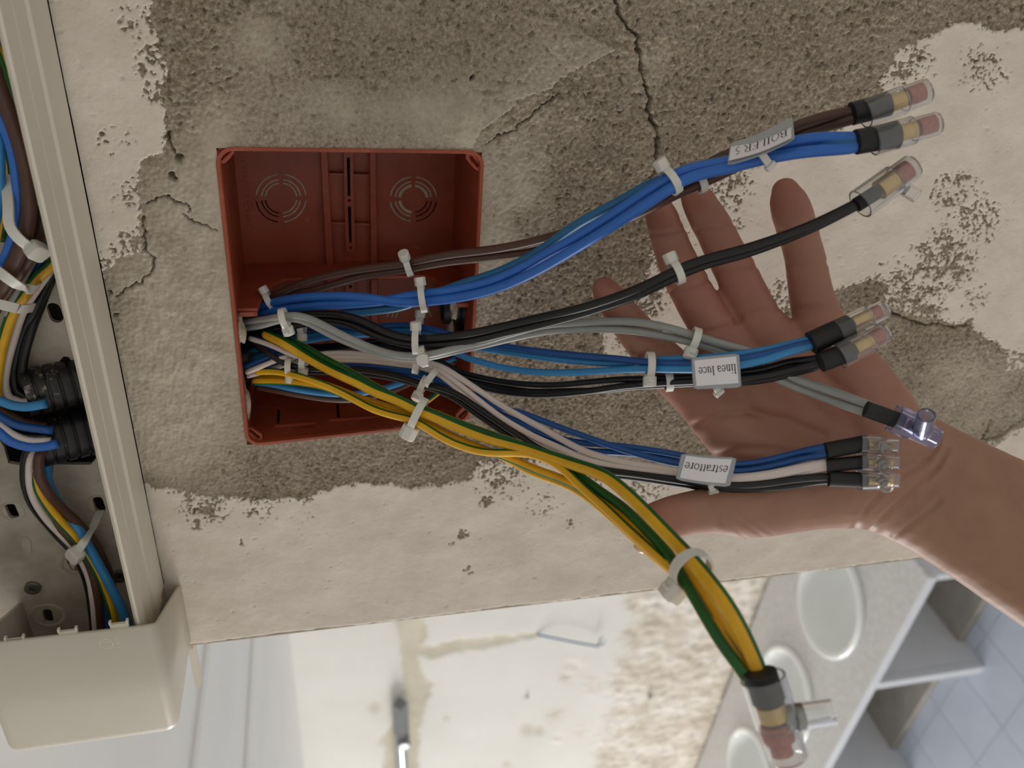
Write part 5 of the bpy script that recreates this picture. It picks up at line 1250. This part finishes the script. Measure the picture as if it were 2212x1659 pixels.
# ================================================================== the open hand behind the wires
def build_hand():
    def chain(pts, flat=.86):
        """pts: (px, py, half width px, depth of the front surface)"""
        P = []
        for x, y, hw, d in pts:
            r = hw * (d + 8) / FPX
            c = U(x, y, d + r * flat); P.append((c[0], c[1], c[2], r))
        P = np.array(P)
        C = catmull(P, 2.0)
        # round both ends
        def endcap(c0, c1, r):
            ax = unit(c0[:3] - c1[:3]); out = []
            for a in (80, 60, 40, 20):
                a = math.radians(a); out.append(np.append(c0[:3] + ax * r * .95 * math.sin(a), r * math.cos(a)))
            return out
        h = endcap(C[0], C[2], C[0][3]); tl = endcap(C[-1], C[-3], C[-1][3])
        A = np.vstack([np.array(h), C, np.array(tl)[::-1]])
        V, F, _ = tube(A[:, :3], A[:, 3], 20, True, None, flat)
        return V, F
    parts = [
        # little, ring, middle, index
        chain([(1697, 413, 31, 357), (1700, 424, 38, 355), (1710, 455, 44, 353), (1723, 500, 43, 354), (1737, 550, 43, 354), (1746, 600, 45, 354), (1755, 650, 49, 354), (1775, 710, 55, 354), (1800, 780, 60, 354)]),
        chain([(1495, 410, 28, 360), (1503, 425, 34, 358), (1518, 452, 39, 356), (1544, 498, 42, 356), (1563, 537, 43, 355), (1590, 590, 45, 354), (1608, 630, 48, 353), (1632, 680, 50, 353), (1680, 760, 58, 353)]),
        chain([(1421, 442, 27, 362), (1427, 460, 34, 360), (1438, 497, 38, 358), (1456, 546, 42, 357), (1477, 597, 45, 355), (1497, 636, 46, 354), (1521, 677, 48, 353), (1548, 720, 50, 353), (1620, 810, 60, 353)]),
        chain([(1305, 622, 27, 364), (1312, 634, 33, 362), (1333, 664, 37, 360), (1358, 697, 40, 358), (1384, 728, 43, 356), (1425, 775, 49, 354), (1480, 828, 54, 353), (1560, 890, 62, 353)]),
        # palm strands
        chain([(1470, 812, 50, 353), (1530, 880, 58, 353), (1600, 950, 66, 352), (1700, 1000, 80, 350), (1800, 1010, 90, 350), (1910, 1020, 92, 352)], .72),
        chain([(1540, 735, 52, 353), (1620, 820, 66, 354), (1720, 910, 80, 355), (1830, 970, 88, 354), (1920, 1000, 90, 353)], .70),
        chain([(1640, 700, 54, 353), (1715, 790, 68, 355), (1800, 880, 82, 355), (1890, 960, 88, 354)], .70),
        chain([(1765, 700, 54, 353), (1812, 770, 66, 352), (1860, 840, 78, 350), (1902, 905, 84, 350), (1935, 965, 88, 352)], .74),
        # thumb and its mound
        chain([(1383, 1150, 30, 334), (1392, 1145, 40, 332), (1412, 1134, 46, 331), (1450, 1118, 46, 331), (1508, 1105, 48, 332), (1560, 1100, 55, 334), (1620, 1094, 70, 336), (1690, 1072, 84, 338), (1770, 1050, 96, 341), (1850, 1040, 104, 345), (1930, 1032, 108, 350)], .80),
        # wrist and forearm as three side by side strands
        chain([(1880, 945, 78, 352), (1965, 968, 82, 353), (2060, 1015, 84, 350), (2160, 1068, 90, 344), (2300, 1140, 96, 336), (2480, 1236, 104, 326)], .80),
        chain([(1870, 1010, 88, 350), (1950, 1040, 92, 352), (2040, 1085, 96, 348), (2140, 1135, 100, 342), (2280, 1212, 106, 334), (2460, 1316, 112, 324)], .80),
        chain([(1850, 1058, 82, 346), (1925, 1080, 82, 351), (2015, 1124, 84, 349), (2110, 1180, 88, 343), (2240, 1262, 96, 335), (2420, 1372, 104, 325)], .80),
    ]
    mb = MB()
    for V, F in parts: mb.add(V, F)
    V = np.array(mb.V)
    P = W2(V); c0 = (P.min(0) + P.max(0)) / 2
    me = bpy.data.meshes.new('tmp_hand'); me.from_pydata([tuple(p) for p in P - c0], [], mb.F); me.update()
    ob = bpy.data.objects.new('tmp_hand', me); COL.objects.link(ob)
    md = ob.modifiers.new('r', 'REMESH'); md.mode = 'VOXEL'; md.voxel_size = .0011; md.use_smooth_shade = True
    md = ob.modifiers.new('s', 'SMOOTH'); md.factor = .5; md.iterations = 9
    dg = bpy.context.evaluated_depsgraph_get()
    me2 = bpy.data.meshes.new_from_object(ob.evaluated_get(dg)); me2.name = 'arm'
    bpy.data.objects.remove(ob)
    n = len(me2.vertices)
    co = np.zeros(n * 3); me2.vertices.foreach_get('co', co); co = co.reshape(-1, 3)
    nr = np.zeros(n * 3); me2.vertices.foreach_get('normal', nr); nr = nr.reshape(-1, 3)
    mm = (co + c0) * 1000.; mm[:, 2] -= ZB
    px, py = proj(mm)
    face = nr @ VIEW
    # creases: drawn in as shallow furrows of the skin
    lines = [([(1490, 722), (1540, 715), (1580, 702), (1600, 690)], 5, .7), ([(1588, 690), (1630, 676), (1680, 664)], 5, .6), ([(1695, 668), (1750, 666), (1815, 664)], 5, .6),
             ([(1410, 700), (1440, 690), (1475, 672), (1500, 650)], 4, .0), ([(1446, 632), (1490, 620), (1530, 604)], 5, .6), ([(1398, 508), (1440, 503), (1478, 496)], 4, .5), ([(1540, 592), (1590, 578), (1635, 574)], 5, .6), ([(1500, 500), (1545, 490), (1590, 482)], 4, .5),
             ([(1697, 575), (1740, 570), (1785, 568)], 5, .55), ([(1680, 500), (1725, 492), (1765, 488)], 4, .4), ([(1330, 700), (1360, 690), (1390, 668)], 4, .5), ([(1375, 775), (1400, 762), (1445, 730)], 5, .5),
             ([(1500, 918), (1560, 896), (1620, 890), (1700, 905), (1780, 940)], 7, .7), ([(1540, 985), (1600, 968), (1680, 970), (1760, 1000), (1820, 1040)], 8, .6), ([(1560, 800), (1660, 790), (1760, 800), (1840, 850)], 7, .5),
             ([(1845, 1140), (1880, 1090), (1930, 1040), (1990, 1005), (2020, 970), (2030, 940)], 4.5, .9), ([(1872, 1150), (1920, 1105), (1975, 1060), (2025, 1010), (2048, 970)], 4.5, .9), ([(1930, 1160), (1970, 1130), (2010, 1100), (2030, 1080)], 5, .5),
             ([(1530, 1058), (1545, 1095), (1560, 1130)], 5, .4), ([(1590, 1120), (1620, 1140), (1650, 1160)], 2.5, .18), ([(1605, 1110), (1640, 1135), (1672, 1155)], 2.5, .18), ([(1568, 1125), (1595, 1148), (1615, 1165)], 2.5, .15)]
    off = np.zeros(n)
    for pl, wd, k in lines:
        d = pldist(px, py, pl)
        off -= k * np.exp(-(d / wd) ** 2); off += .35 * k * np.exp(-((d - 2.4 * wd) / (1.6 * wd)) ** 2)
    off *= sm(.05, .45, face)
    off += .12 * fbm(mm[:, 0] + mm[:, 1] * .7, mm[:, 2] + mm[:, 1] * .4, 9., 2, 7)
    co = co + nr * (off / 1000.)[:, None]
    me2.vertices.foreach_set('co', co.ravel())
    # warmer finger ends and palm pads
    warm = np.zeros(n)
    for cx, cy, r, k in [(1700, 420, 90, 1.), (1500, 410, 90, 1.), (1425, 450, 90, 1.), (1305, 640, 80, 1.), (1400, 1130, 90, .9), (1560, 640, 260, .9), (1740, 780, 230, .85), (1480, 860, 130, .75), (1700, 950, 160, .5), (1560, 960, 90, .4)]:
        warm = np.maximum(warm, k * np.exp(-((px - cx) ** 2 + (py - cy) ** 2) / (r * r)))
    at = me2.attributes.new('warm', 'FLOAT', 'POINT'); at.data.foreach_set('value', warm.astype(np.float32))
    me2.materials.clear(); me2.materials.append(MT['skin'])
    me2.polygons.foreach_set('use_smooth', [True] * len(me2.polygons)); me2.update()
    root = bpy.data.objects.new('person', me2); COL.objects.link(root)
    root.location = c0; ORG['person'] = c0
    tag(root, 'bare forearm and open hand, palm out, holding the wire bundles away from the wall', 'person')
    # edge of the thumb nail
    V = []; F = []
    A = [(1368, 1178), (1376, 1190), (1387, 1195), (1398, 1191)]
    for lf in (0, 1):
        for x, y in A: V.append(U(x, y + 1.5, 343 + 5 * lf)); V.append(U(x + 6, y - 7, 341 + 9 * lf))
    F = [(0, 1, 3, 2), (2, 3, 5, 4), (4, 5, 7, 6), (8, 10, 11, 9), (10, 12, 13, 11), (12, 14, 15, 13), (0, 2, 10, 8), (2, 4, 12, 10), (4, 6, 14, 12), (1, 9, 11, 3), (3, 11, 13, 5), (5, 13, 15, 7), (0, 8, 9, 1), (6, 7, 15, 14)]
    fixnormals(obj('thumb_nail', np.array(V), F, 'nail', root, 'all'))
build_hand()
